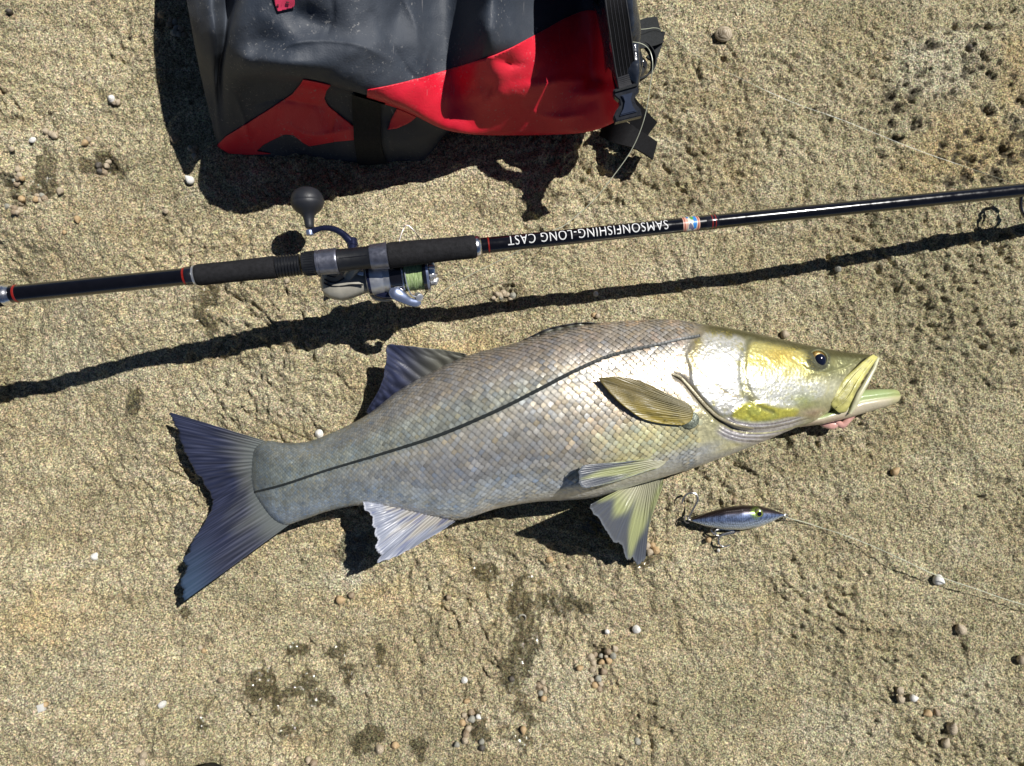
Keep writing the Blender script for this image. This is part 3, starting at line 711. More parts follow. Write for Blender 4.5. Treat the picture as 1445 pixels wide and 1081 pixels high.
    m = sstep(1245, 1268, uu)*.5; cj = cj*(1-m[..., None]) + np.array((.36, .36, .12))*m[..., None]
    link('lower_jaw', mesh_np('lower_jaw', np.stack([x, y, zz], -1).reshape(-1, 3), gridfaces(nu, nv, True), True, cj.reshape(-1, 3)), M['flesh_col'], root)
    # tongue and gill tissue showing under the throat
    t = MB(); 
    for pts, r in (([(1152, 591, .026), (1163, 597, .024), (1175, 600, .022), (1186, 596, .024)], [.003, .006, .006, .002]), ([(1178, 592, .026), (1188, 600, .022), (1196, 594, .024), (1206, 586, .026)], [.003, .005, .004, .002])):
        t.tube([PV(*p) for p in catmull(pts, 14)], list(np.interp(np.linspace(0, 1, 14), np.linspace(0, 1, 4), r)), 12, flat=.7)
    t.build('gill_tissue', M['pink'], root)
    # bony edge flap of the gill cover
    fl = MB(); g2 = catmull([(947, 530), (957, 533), (968, 544), (980, 558), (995, 575), (1012, 590), (1036, 601), (1062, 606)], 40)
    fl.tube([PV(a+1.5, b-1.5, zs(a+2, b-2)+.0012) for a, b in g2], [.0008+.0016*math.sin(math.pi*i/39)**.5 for i in range(40)], 8, flat=.7).build('gill_cover_edge', M['flap'], root)
    # axillary scaly lobe behind the pectoral base
    pb_ = MB(); cp = PV(972, 592, zs(972, 592)-.001); dome(cp.x, cp.y, cp.z, .013, .012, .005, mb=pb_); pb_.build('fin_base', M['scaly_dark'], root)
    settle(root, PV(800, 600, 0))
    return surf

def skin_mat(name, rough, metal, bumpd, bscale, spec=.5, coat=0, iri=0):
    m, t, b = mat(name); c = attr(t, 'col', True)
    t.links.new(c, b.inputs['Base Color']); b.inputs['Metallic'].default_value = metal
    r = ramp(t, noise(t, 90, 3), [(.3, max(.05, rough-.08)), (.7, rough+.08)]); t.links.new(r, b.inputs['Roughness'])
    b.inputs['Specular IOR Level'].default_value = spec; b.inputs['Coat Weight'].default_value = coat; b.inputs['Coat Roughness'].default_value = .12
    if bumpd: bump(t, b, noise(t, bscale, 3, .6), 1, bumpd)
    return m
def dimple(m, scale, dist):
    t = m.node_tree; b = t.nodes['Principled BSDF']; vo = N(t, 'ShaderNodeTexVoronoi'); vo.inputs['Scale'].default_value = scale; t.links.new(pos(t), vo.inputs['Vector'])
    prev = b.inputs['Normal'].links[0].from_socket; bump(t, b, vo.outputs['Distance'], 1, dist, prev)
M['skin'] = skin_mat('fish_skin', .36, .5, .0005, 420, .6, .25)
dimple(M['skin'], 190, .0007)
M['scale'] = skin_mat('fish_scale', .40, .50, .0002, 900, .6, .15)
M['flesh_col'] = skin_mat('jaw_skin', .35, 0, .0006, 260, .5, .5)
def fin_mat(name, trans, rough=.4):
    m, t, b = mat(name); c = attr(t, 'col', True); t.links.new(c, b.inputs['Base Color']); b.inputs['Roughness'].default_value = rough
    b.inputs['Coat Weight'].default_value = .3; b.inputs['Coat Roughness'].default_value = .25
    tr = t.nodes.new('ShaderNodeBsdfTranslucent'); t.links.new(c, tr.inputs[0]); mx = t.nodes.new('ShaderNodeMixShader'); mx.inputs[0].default_value = trans
    o = t.nodes['Material Output']; t.links.new(b.outputs[0], mx.inputs[1]); t.links.new(tr.outputs[0], mx.inputs[2]); t.links.new(mx.outputs[0], o.inputs[0])
    bump(t, b, noise(t, 500, 2), 1, .0003)
    return m
M['fin'] = fin_mat('fin_membrane', .18); M['fin_dark'] = fin_mat('fin_dark', .08); M['fin_pale'] = fin_mat('fin_pale', .30)
M['line_dark'] = simple('lateral_line', (.022, .026, .026), .45)
M['iris'] = simple('iris', (.24, .15, .03), .25, .3, coat=.6, vscale=300, var=.5)
M['pupil'] = simple('pupil', (.006, .008, .02), .06, coat=1)
M['jaw_olive'] = simple('jaw_olive', (.20, .20, .10), .35)
M['jaw_yellow'] = simple('jaw_yellow', (.52, .49, .16), .35, coat=.4, vscale=70, var=.4, bumpd=.0004)
M['jaw_pale'] = simple('jaw_pale', (.56, .55, .36), .3, coat=.5)
M['pink'] = simple('gill_pink', (.60, .33, .28), .3, coat=.6, var=.25)
M['flap'] = simple('gill_flap', (.26, .23, .15), .35, .2, bumpd=.0003)
M['scaly_dark'] = simple('scaly_dark', (.16, .18, .14), .35, .3, vscale=260, var=.6, bumpd=.0012, bscale=420)
fish_z = build_fish()

# ------------------------------------------------------------------ more materials
M['eva'] = simple('foam_grip', (.015, .015, .017), .82, bumpd=.0006, bscale=700, var=.35, vscale=220, spec=.2)
M['blank'] = simple('rod_blank', (.004, .004, .006), .18, coat=.6, spec=.4, var=.2)
M['seat'] = simple('reel_seat', (.012, .013, .016), .38, bumpd=.0001)
M['hood'] = simple('hood_metal', (.27, .28, .34), .36, .85, var=.25, vscale=160)
M['silver'] = simple('polished_silver', (.82, .82, .83), .26, 1, var=.05)
M['satin'] = simple('satin_silver', (.74, .75, .78), .38, .85, var=.08)
M['blue_metal'] = simple('blue_grey_metal', (.32, .38, .56), .33, .8, var=.1)
M['navy'] = simple('navy_metal', (.025, .03, .075), .22, .6, coat=.5)
M['black_gloss'] = simple('black_gloss', (.010, .010, .014), .15, coat=.8)
M['housing'] = simple('reel_housing', (.40, .38, .32), .42, .3, var=.12)
M['knob'] = simple('rubber_knob', (.018, .020, .026), .5, bumpd=.0001)
M['red'] = simple('red_wrap', (.22, .012, .008), .3, coat=.5)
M['white_print'] = simple('white_print', (.72, .72, .72), .5, var=.04)
M['steel'] = simple('hook_steel', (.62, .60, .58), .22, .9, var=.15, vscale=300)
M['dark_steel'] = simple('dark_steel', (.16, .15, .15), .3, .8)
M['mono'] = simple('fishing_line', (.52, .54, .42), .35, var=.1)
M['rubber'] = simple('shoe_rubber', (.010, .010, .012), .45, bumpd=.0003)
m, t, b = mat('braided_line'); n = N(t, 'ShaderNodeTexNoise'); n.inputs['Scale'].default_value = 1.0; n.inputs['Detail'].default_value = 3
mp = N(t, 'ShaderNodeMapping'); mp.inputs['Scale'].default_value = (1500, 140, 140); t.links.new(pos(t), mp.inputs[0]); t.links.new(mp.outputs[0], n.inputs[0])
t.links.new(ramp(t, n.outputs[0], [(.3, (.19, .28, .10)), (.5, (.36, .48, .22)), (.68, (.62, .72, .42))]), b.inputs['Base Color']); b.inputs['Roughness'].default_value = .6
bump(t, b, n.outputs[0], 1, .0006); M['braid'] = m

# ------------------------------------------------------------------ rod
RA, RB = PV(0, 417, .200), PV(1445, 268, .112)
RD = (RB-RA).normalized()
def rod_s(u):
    """distance along the rod (from RA) of the point seen at photo column u"""
    lo, hi = -1.0, 4.0
    for _ in range(50):
        m = (lo+hi)/2; p = RA + RD*m
        if 722.5 + p.x*1000*H/(H-p.z) < u: lo = m
        else: hi = m
    return lo
def rod_p(u): return RA + RD*rod_s(u)
def rr(r, u): return pxr(r, rod_p(u).z)
def rod_part(name, prof, material, parent, n=40, **k):
    s0 = rod_s(prof[0][0]); return lathe_mb(RA + RD*s0, RD, [(rod_s(u)-s0, rr(r, u)) for u, r in prof], n).build(name, material, parent, **k)
UPV = (Vector((0, 0, 1)) - RD*RD.z).normalized(); SDV = RD.cross(UPV)      # SDV: towards the bottom of the photo is -Y
if SDV.y > 0: SDV = -SDV
def build_rod():
    R = thing('fishing_rod', (0, 0, 0), 'long black fishing rod with foam grips lying across the rock above the fish', 'fishing rod')
    s_end = 2.55; s0 = rod_s(13)
    tip = [(s, 0.0098*(1-.62*max(0, (s-1.2))/1.9)) for s in np.linspace(rod_s(1010), s_end, 24)]
    # blank in sections
    rod_part('blank', [(13, 12.3), (150, 12.2), (275, 12.0)], M['blank'], R)
    rod_part('blank', [(676, 11.4), (690, 11.2), (800, 10.6), (1000, 10.2), (1011, 10.2)], M['blank'], R)
    s1 = rod_s(1010.5); lathe_mb(RA+RD*s1, RD, [(0, rr(10.0, 1011))] + [(s-s1, min(rr(9.7, 1011), r)) for s, r in tip[1:]]).build('blank', M['blank'], R)
    rod_part('butt_grip', [(-330, 12), (-326, 16), (-300, 16.5), (-100, 15.8), (2, 15.6), (5, 14)], M['eva'], R)
    rod_part('butt_cap', [(-352, 9), (-348, 16), (-330, 17), (-329, 12)], M['seat'], R)
    rod_part('grip_ring', [(5, 14.6), (6, 15.4), (10, 15.2), (13, 13.4), (17, 12.6)], M['silver'], R)
    rod_part('trim_ring', [(22.5, 12.35), (23, 12.9), (25.5, 12.9), (26, 12.35)], M['red'], R)
    rod_part('trim_ring', [(260, 12.1), (260.4, 12.7), (262.6, 12.7), (263, 12.1)], M['red'], R)
    rod_part('blank_sleeve', [(263.4, 12.1), (264, 13.1), (273, 13.1), (274, 12.4)], M['black_gloss'], R)
    rod_part('grip_ring', [(273.5, 13.1), (274, 14.1), (276.5, 14.3), (277, 13.4)], M['satin'], R)
    rod_part('rear_grip', [(276.5, 12.8), (278, 14.4), (283, 15.2), (320, 14.9), (360, 15.2), (386, 16.0), (389.5, 15.6), (390.5, 13.5)], M['eva'], R)
    th = []; u = 391.0
    while u < 426:
        th += [(u, 13.2), (u+.6, 15.4), (u+2.2, 15.4), (u+2.8, 13.2)]; u += 4.4
    rod_part('thread', th, M['seat'], R)
    nut = rod_part('lock_nut', [(427, 13.5), (428, 16.2), (431, 16.6), (443, 16.6), (446, 17.4), (447, 14)], M['seat'], R)
    g = MB()
    for k in range(30):
        a = 2*math.pi*k/30; d = UPV*math.cos(a)+SDV*math.sin(a); p0, p1 = rod_p(431.5), rod_p(444)
        g.tube([p0+d*rr(16.5, 431), p1+d*rr(16.7, 444)], .0006, 5)
    g.build('knurling', M['seat'], nut)
    rod_part('seat_hood', [(446.5, 14), (447, 17.6), (449.6, 17.9), (450.2, 16.9), (451.5, 16.9), (452, 17.8), (473, 18.0), (475.5, 18.4), (477, 17.6), (477.2, 14)], M['hood'], R)
    body = rod_part('reel_seat', [(477, 15.2), (478, 16.6), (482, 16.0), (500, 15.6), (519, 16.0), (523, 17.0), (524, 14)], M['seat'], R)
    sl = MB(); sl.box((rod_p(481)+rod_p(520))/2 + UPV*rr(15.6, 500), RD*(rod_s(520)-rod_s(481))/2, SDV*.0003, UPV*.0007); sl.build('seam', M['black_gloss'], body)
    rod_part('seat_hood', [(522.5, 14), (523, 17.2), (524.5, 17.9), (545, 18.6), (547.5, 18.9), (548.5, 15)], M['hood'], R)
    rod_part('fore_grip', [(548, 15), (549, 17.6), (555, 18.2), (600, 17.0), (640, 16.2), (664, 16.4), (670, 15.9), (672, 14.2)], M['eva'], R)
    rod_part('grip_ring', [(671.5, 13.2), (672, 15.0), (676, 14.6), (678, 12.6), (679, 11.6)], M['silver'], R)
    rod_part('trim_ring', [(688, 11.3), (688.4, 11.8), (690, 11.8), (690.4, 11.3)], M['red'], R)
    for u in (1002.5, 1007): rod_part('trim_ring', [(u-1, 10.2), (u-.7, 10.7), (u+.7, 10.7), (u+1, 10.2)], M['red'], R)
    rod_part('blank_sleeve', [(994, 10.25), (996, 10.6), (1001, 10.6), (1009.5, 10.6), (1011.5, 10.1)], M['black_gloss'], R)
    # decal: pink and red bordered band with a blue panel, green leaf and white shape
    def patch(poly, lift, material, parent, name):
        """poly in (u, angle px across) wrapped on the blank"""
        V = []; u0 = [p[0] for p in poly]; bm = bmesh.new(); vs = [bm.verts.new((p[0], p[1], 0)) for p in poly]; bm.faces.new(vs)
        for yy in np.arange(-16, 16, 1.2): bmesh.ops.bisect_plane(bm, geom=bm.verts[:]+bm.edges[:]+bm.faces[:], plane_co=(0, yy, 0), plane_no=(0, 1, 0))
        for v in bm.verts:
            u, a = v.co.x, v.co.y; p = rod_p(u); r = rr(10.25, u)+lift; th = a*.00089/r
            q = p + (UPV*math.cos(th)+SDV*math.sin(th))*r; v.co = q
        me = bpy.data.meshes.new(name); bm.to_mesh(me); bm.free(); return link(name, me, material, parent)
    dec = {'a': simple('decal_red', (.42, .10, .06), .35), 'b': simple('decal_pink', (.62, .36, .28), .35), 'c': simple('decal_blue', (.03, .22, .62), .3), 'd': simple('decal_green', (.10, .32, .08), .35), 'e': simple('decal_white', (.62, .62, .52), .35), 'f': simple('decal_grey', (.14, .13, .20), .35)}
    base = patch([(961.5, -13), (983.5, -13), (984.5, -5), (984.5, 8), (983, 13), (962, 13), (961, 4)], .00025, dec['b'], R, 'decal')
    patch([(962.4, -12.6), (963.8, -12.6), (964.2, 0), (964.6, 12.6), (963.2, 12.6), (962.6, 0)], .00038, dec['a'], base, 'border')
    patch([(981, -12.6), (982.6, -11), (983.4, 0), (982.4, 12.6), (981.0, 12.6), (982.0, 0)], .00038, dec['a'], base, 'border')
    patch([(966.5, -12.4), (980, -12.4), (981, 0), (979.6, 9), (976, 12), (966.5, 12.4), (968.6, 0)], .00036, dec['e'], base, 'panel')
    patch([(971, -12.2), (979.6, -12.2), (980.6, -2), (979, 8), (976.5, 9), (974.5, 2), (976, -3), (972, -7)], .00048, dec['c'], base, 'water')
    patch([(966.8, -12.2), (970, -12.2), (969.5, -8), (967.2, -7)], .00048, dec['c'], base, 'water')
    patch([(972, -11), (975, -12), (976.4, -8), (975.4, -4), (972.6, -5), (971.4, -8)], .00058, dec['d'], base, 'leaf')
    patch([(968.6, 3), (971, -1), (974, 4), (976.5, 9), (975, 12), (971, 8), (969, 9)], .00048, dec['f'], base, 'shape')
    # lettering, read from the far side of the rod
    def text_on(txt, s, size, p_of, name, material, parent):
        cu = bpy.data.curves.new(name, 'FONT'); cu.body = txt; cu.size = 1; cu.align_y = 'CENTER'; cu.space_character = 1.12; cu.offset = -.004
        o = bpy.data.objects.new(name, cu); C.objects.link(o); dg = bpy.context.evaluated_depsgraph_get(); me = bpy.data.meshes.new_from_object(o.evaluated_get(dg)); bpy.data.objects.remove(o)
        bm = bmesh.new(); bm.from_mesh(me)
        xs = [v.co.x for v in bm.verts]; ys = [v.co.y for v in bm.verts]; x0, x1 = min(xs), max(xs); yc = (min(ys)+max(ys))/2; hh = max(ys)-min(ys)
        for q in np.linspace(-.5, .5, 9): bmesh.ops.bisect_plane(bm, geom=bm.verts[:]+bm.edges[:]+bm.faces[:], plane_co=(0, yc+q*hh, 0), plane_no=(0, 1, 0))
        for v in bm.verts: v.co = p_of((v.co.x-x0)/(x1-x0), (v.co.y-yc)/hh)
        bm.to_mesh(me); bm.free(); me.name = name; return link(name, me, material, parent)
    def on_rod(fx, fy):
        u = 940 + (716-940)*fx; r = rr(np.interp(u, [690, 800, 1000], [11.2, 10.6, 10.2]), u)+.0002; h = .0122*fy; th = h/r + math.radians(-9); p = rod_p(u)
        return p + (UPV*math.cos(th)+SDV*math.sin(th))*r
    text_on('SAMSONFISHING-LONG CAST', 0, 0, on_rod, 'lettering', M['white_print'], R)
    # guides hang under the rod on the same side as the reel
    def guide(sg, ringr, gap=.010):
        r0 = .0098*(1-.62*max(0, (sg-1.2))/1.9); g = MB(); c = RA + RD*(sg+.004); down = (-UPV*.99+SDV*.12).normalized(); cross = RD.cross(down)
        ctr = c + down*(r0+ringr+gap)
        top_ = link('guide', bpy.data.meshes.new('guide'), M['dark_steel'], R)
        tor = [ctr + (cross*math.cos(a)+down*math.sin(a))*ringr for a in np.linspace(0, 2*math.pi, 33)]
        MB().tube(tor, .0022, 8, caps=False).build('guide_ring', M['black_gloss'], top_)
        for sg_ in (-1, 1):
            g.tube([ctr + cross*sg_*ringr*.9 + down*.0, c + down*(r0+.006) + cross*sg_*.004 + RD*.012, c + down*r0 + RD*.032, c + down*(r0-.001)+RD*.05], [.0013]*4, 7)
        g.tube([ctr - down*ringr, c + down*r0 - RD*.022, c+down*(r0-.0006)-RD*.045], [.0016]*3, 7)
        for v in g.v: pass
        me = top_.data; me.from_pydata(g.v, [], g.f); me.update()
        wrap = lathe_mb(c - RD*.048, RD, [(0, r0+.0002), (.003, r0+.0011), (.024, r0+.0011), (.028, r0+.0002)], 24); wrap.build('thread_wrap', M['black_gloss'], top_)
    guide(rod_s(1503), .024, .020)
    for s_, q in ((rod_s(1500)+.36, .012), (rod_s(1500)+.66, .008), (2.45, .006)): guide(s_, q)
    settle(R, rod_p(360) - UPV*.013)
    return text_on
text_on = build_rod()

# ------------------------------------------------------------------ reel
def build_reel():
    R = thing('spinning_reel', (0, 0, 0), 'silver and navy spinning reel wound with green line, clamped under the rod', 'fishing reel')
    AX = RD                                  # spool axis runs with the rod
    def Q(u, v, z): return PV(u, v, z + (.030 if v > 352 and z > .05 else 0))
    DZ = .030
    c1 = Q(585, 383, .098)
    def at_u(u): 
        lo, hi = -.3, .3
        for _ in range(40):
            m = (lo+hi)/2; p = c1 + AX*m
            if 722.5 + p.x*1000*H/(H-p.z) < u: lo = m
            else: hi = m
        return lo
    k = .00088
    def part(name, prof, material, parent=R, n=48, **kw):
        s0 = at_u(prof[0][0]); return lathe_mb(c1 + AX*s0, AX, [(at_u(u)-s0, r*k) for u, r in prof], n).build(name, material, parent, **kw)
    # foot and stem from the seat down to the housing
    f = MB(); f.box(rod_p(500)-UPV*.0165, AX*.034, SDV*.007, UPV*.0022); f.build('foot', M['satin'], R, bevel=.0012)
    st = MB(); st.tube([rod_p(499)-UPV*.016, rod_p(499)-UPV*.022+SDV*.004, c1+AX*at_u(492)+UPV*.008], [.006, .0062, .007], 16, flat=1.2); st.build('stem', M['housing'], R)
    # housing: rounded gear box
    hb = MB(); n = 24; V = []; prof = []
    stations = [(452, .3, .3), (456, .75, .72), (466, .95, .95), (480, 1.04, 1.04), (494, 1.0, 1.05), (508, .9, 1.0), (517, .86, .9), (521, .8, .8)]
    for u, a, b_ in stations:
        c = c1 + AX*at_u(u) + SDV*.006*(1-abs(u-480)/60) - UPV*.002
        for j in range(n):
            th = 2*math.pi*j/n; cc, ss = math.cos(th), math.sin(th)
            V.append(c + SDV*(.0195*a*math.copysign(abs(cc)**.75, cc)) + UPV*(.0155*b_*math.copysign(abs(ss)**.75, ss)))
    F = [(i*n+j, i*n+(j+1) % n, (i+1)*n+(j+1) % n, (i+1)*n+j) for i in range(len(stations)-1) for j in range(n)] + [tuple(range(n))[::-1], tuple((len(stations)-1)*n+j for j in range(n))]
    hb.add(V, F); house = hb.build('housing', M['housing'], R)
    sw = MB(); zt = .114
    for pts in ([(458, 394), (466, 398), (476, 398), (486, 392), (494, 386), (504, 383)], [(457, 399), (468, 404), (482, 404), (496, 402), (512, 402)], [(462, 389), (472, 391), (480, 388), (486, 384)]):
        sw.tube([Q(a, b_, zt + .0045 - .0004*max(0, abs(b_-398)-4)) for a, b_ in catmull(pts, 24)], .0011, 6)
    sw.build('trim_line', M['seat'], house)
    sh = MB(); sh.tube([Q(495, 389, .1085), Q(501, 385, .111), Q(509, 384, .112), Q(513, 385, .111)], [.001, .0045, .0062, .0055], 12); sh.build('shoulder', M['silver'], house)
    sc = MB(); lathe_mb(Q(499, 402, .098), SDV, [(0, .0085), (.004, .0085), (.0045, .0095), (.0075, .0095), (.0080, .0075), (.012, .007), (.0125, .004)], 24, sc); sc.build('side_cap', M['blue_metal'], R)
    # handle: shaft, crank, knob
    hs = PV(497, 368, .105); hd = (Q(497.5, 345, .099)-hs).normalized()
    a0 = MB(); lathe_mb(hs, hd, [(0, .0065), (.020, .0062), (.0205, .0072), (.0245, .0072), (.025, .0064), (.030, .0062), (.0305, .0050)], 24, a0); shaft = a0.build('handle_shaft', M['navy'], R)
    cr = MB(); cpts = catmull([(497, 345, .100), (491, 337, .101), (481, 328, .102), (468, 322.5, .103), (455, 322, .103), (444, 325, .102), (437, 328, .101)], 34)
    cr.tube([Q(*p) for p in cpts], list(np.interp(np.linspace(0, 1, 34), [0, .08, .3, .7, 1], [.0062, .0056, .0042, .0034, .0046])), 14, flat=.75); crank = cr.build('crank_arm', M['navy'], R)
    kb = MB(); lathe_mb(Q(437.5, 329, .101), Q(436, 305, .101)-Q(437.5, 329, .101), [(-.003, .003), (-.0025, .0048), (.001, .0052), (.003, .0052), (.004, .0045)], 20, kb); kb.build('crank_tip', M['blue_metal'], crank)
    kd = Q(433.5, 283, .101)-Q(437, 322, .101)
    kn = MB(); kprof = [(0, .0046), (.002, .0056), (.004, .0058), (.010, .0062), (.016, .0078), (.0195, .0115), (.0225, .0155), (.0262, .0186), (.0292, .0200), (.0325, .0206), (.0332, .0203), (.0338, .0206), (.038, .0203), (.043, .0185), (.0475, .0150), (.0505, .0095), (.052, .003)]
    lathe_mb(Q(437, 322, .101), kd, kprof, 40, kn); kn.build('knob', M['knob'], R)
    # rotor
    part('rotor', [(517, 15), (518, 23), (521, 26.5), (526, 27.2), (540, 25.6), (541, 24.8), (543, 24.8), (544, 25.4), (551, 24.8), (552, 19)], M['satin'])
    part('rotor_band', [(519.4, 26.0), (520, 27.0), (523.5, 27.6), (524, 26.4)], M['navy'])
    # spool
    sk = part('spool', [(550, 20), (551, 25.8), (553, 26.8), (567, 27.2), (569, 28.6), (570.5, 28.6), (571, 24), (596, 23), (597, 29.0), (600, 29.6), (603, 28.4), (604, 25.8), (606, 25.5), (606.5, 20)], M['black_gloss'])
    part('spool_rim', [(567.5, 28.0), (568, 28.9), (570, 29.0), (570.6, 28)], M['silver'], sk)
    part('spool_stripe', [(601, 28.9), (601.6, 29.5), (604.5, 28.6), (605, 27.5)], M['blue_metal'], sk)
    pr = [(570.8, 23)]; 
    for i in range(52): pr.append((571 + i*.5, 26.4 + (.25 if i % 2 else -.15) + .35*math.sin(i*.31)))
    pr.append((597, 23)); part('line_winding', pr, M['braid'])
    dk = part('drag_knob', [(604, 16), (604.5, 19.5), (609, 19.8), (613, 18.4), (616, 14.5), (617.5, 9), (618, 2)], M['silver'])
    fm = MB(); cA = c1 + AX*at_u(606)
    for j in range(10):
        th = 2*math.pi*j/10; d = UPV*math.cos(th)+SDV*math.sin(th); fm.tube([cA + d*.0178, cA + AX*(at_u(613)-at_u(606)) + d*.0172, cA + AX*(at_u(616.6)-at_u(606)) + d*.0125], [.0022, .0024, .0014], 8)
    fm.build('grip_ridge', M['satin'], dk)
    # lettering on the spool skirt
    def on_sk(fx, fy):
        th = math.radians(50 + 62*(1-fx)); u = 559.5 + fy*8.0; r = 27.25*k+.0002; p = c1 + AX*at_u(u)
        return p + (UPV*math.cos(th)+SDV*math.sin(th))*r
    text_on('ULT8000', 0, 0, lambda fx, fy: on_sk(fx, fy), 'lettering', M['white_print'], sk)
    # rotor arm and bail arm on the near side
    ra = MB(); p = catmull([(520, 381, .112), (521.5, 390, .113), (526, 396.5, .113), (536, 400, .111), (548, 402, .110), (560, 405.5, .108), (567, 411, .106)], 30)
    ra.tube([Q(*q) for q in p], list(np.interp(np.linspace(0, 1, 30), [0, .2, .6, 1], [.0022, .0034, .0040, .0046])), 12); ra.build('rotor_arm', M['satin'], R)
    rb = MB(); p = catmull([(524, 397, .100), (530, 408, .098), (540, 413, .096), (553, 414, .096), (562, 413, .098)], 20)
    rb.tube([Q(*q) for q in p], list(np.interp(np.linspace(0, 1, 20), [0, .3, 1], [.006, .0088, .007])), 14); rb.build('arm_cover', M['navy'], R)
    rc = MB(); rc.tube([Q(*q) for q in catmull([(522, 404, .090), (528, 417, .088), (540, 421, .086), (552, 420, .086)], 14)], [.0045]*14, 12); rc.build('counterweight', M['housing'], R)
    ba = MB(); p = catmull([(551, 410, .110), (558, 413.5, .111), (567, 419, .109), (577, 425, .105), (586, 427.5, .101), (593, 426, .098)], 26)
    ba.tube([Q(*q) for q in p], list(np.interp(np.linspace(0, 1, 26), [0, .15, .35, .6, .85, 1], [.0050, .0082, .0078, .0052, .0050, .0034])), 14, flat=.6); bail = ba.build('bail_arm', M['blue_metal'], R)
    sc = MB(); lathe_mb(Q(557.5, 413, .1150), (0, 0, 1), [(0, .0038), (.0010, .0038), (.0012, .0022), (.0014, .0020)], 20, sc); sc.build('screw', M['black_gloss'], bail)
    ro = MB(); lathe_mb(Q(591, 419, .101), SDV*.4+AX*.3+UPV*.6, [(-.004, .003), (-.003, .0050), (0, .0042), (.003, .0050), (.004, .003)], 20, ro); ro.build('line_roller', M['satin'], bail)
    bw = MB(); wp = catmull([(592, 424, .098), (600, 415, .090), (607, 403, .078), (611, 388, .068), (609, 370, .066), (600, 348, .072), (587, 329, .080), (575, 318, .084), (568, 326, .086), (563, 342, .090), (560, 352, .092)], 60)
    bw.tube([Q(*q) for q in wp], .0007, 8); bw.build('bail_wire', M['dark_steel'], R)
    ln = MB(); p = catmull([(571, 384, .124), (574, 400, .118), (580, 415, .109), (588, 419, .105)], 14); ln.tube([Q(*q) for q in p], .0007, 6); ln.build('line_guide_wire', M['satin'], R)
    settle(R, Q(500, 395, .03))
build_reel()

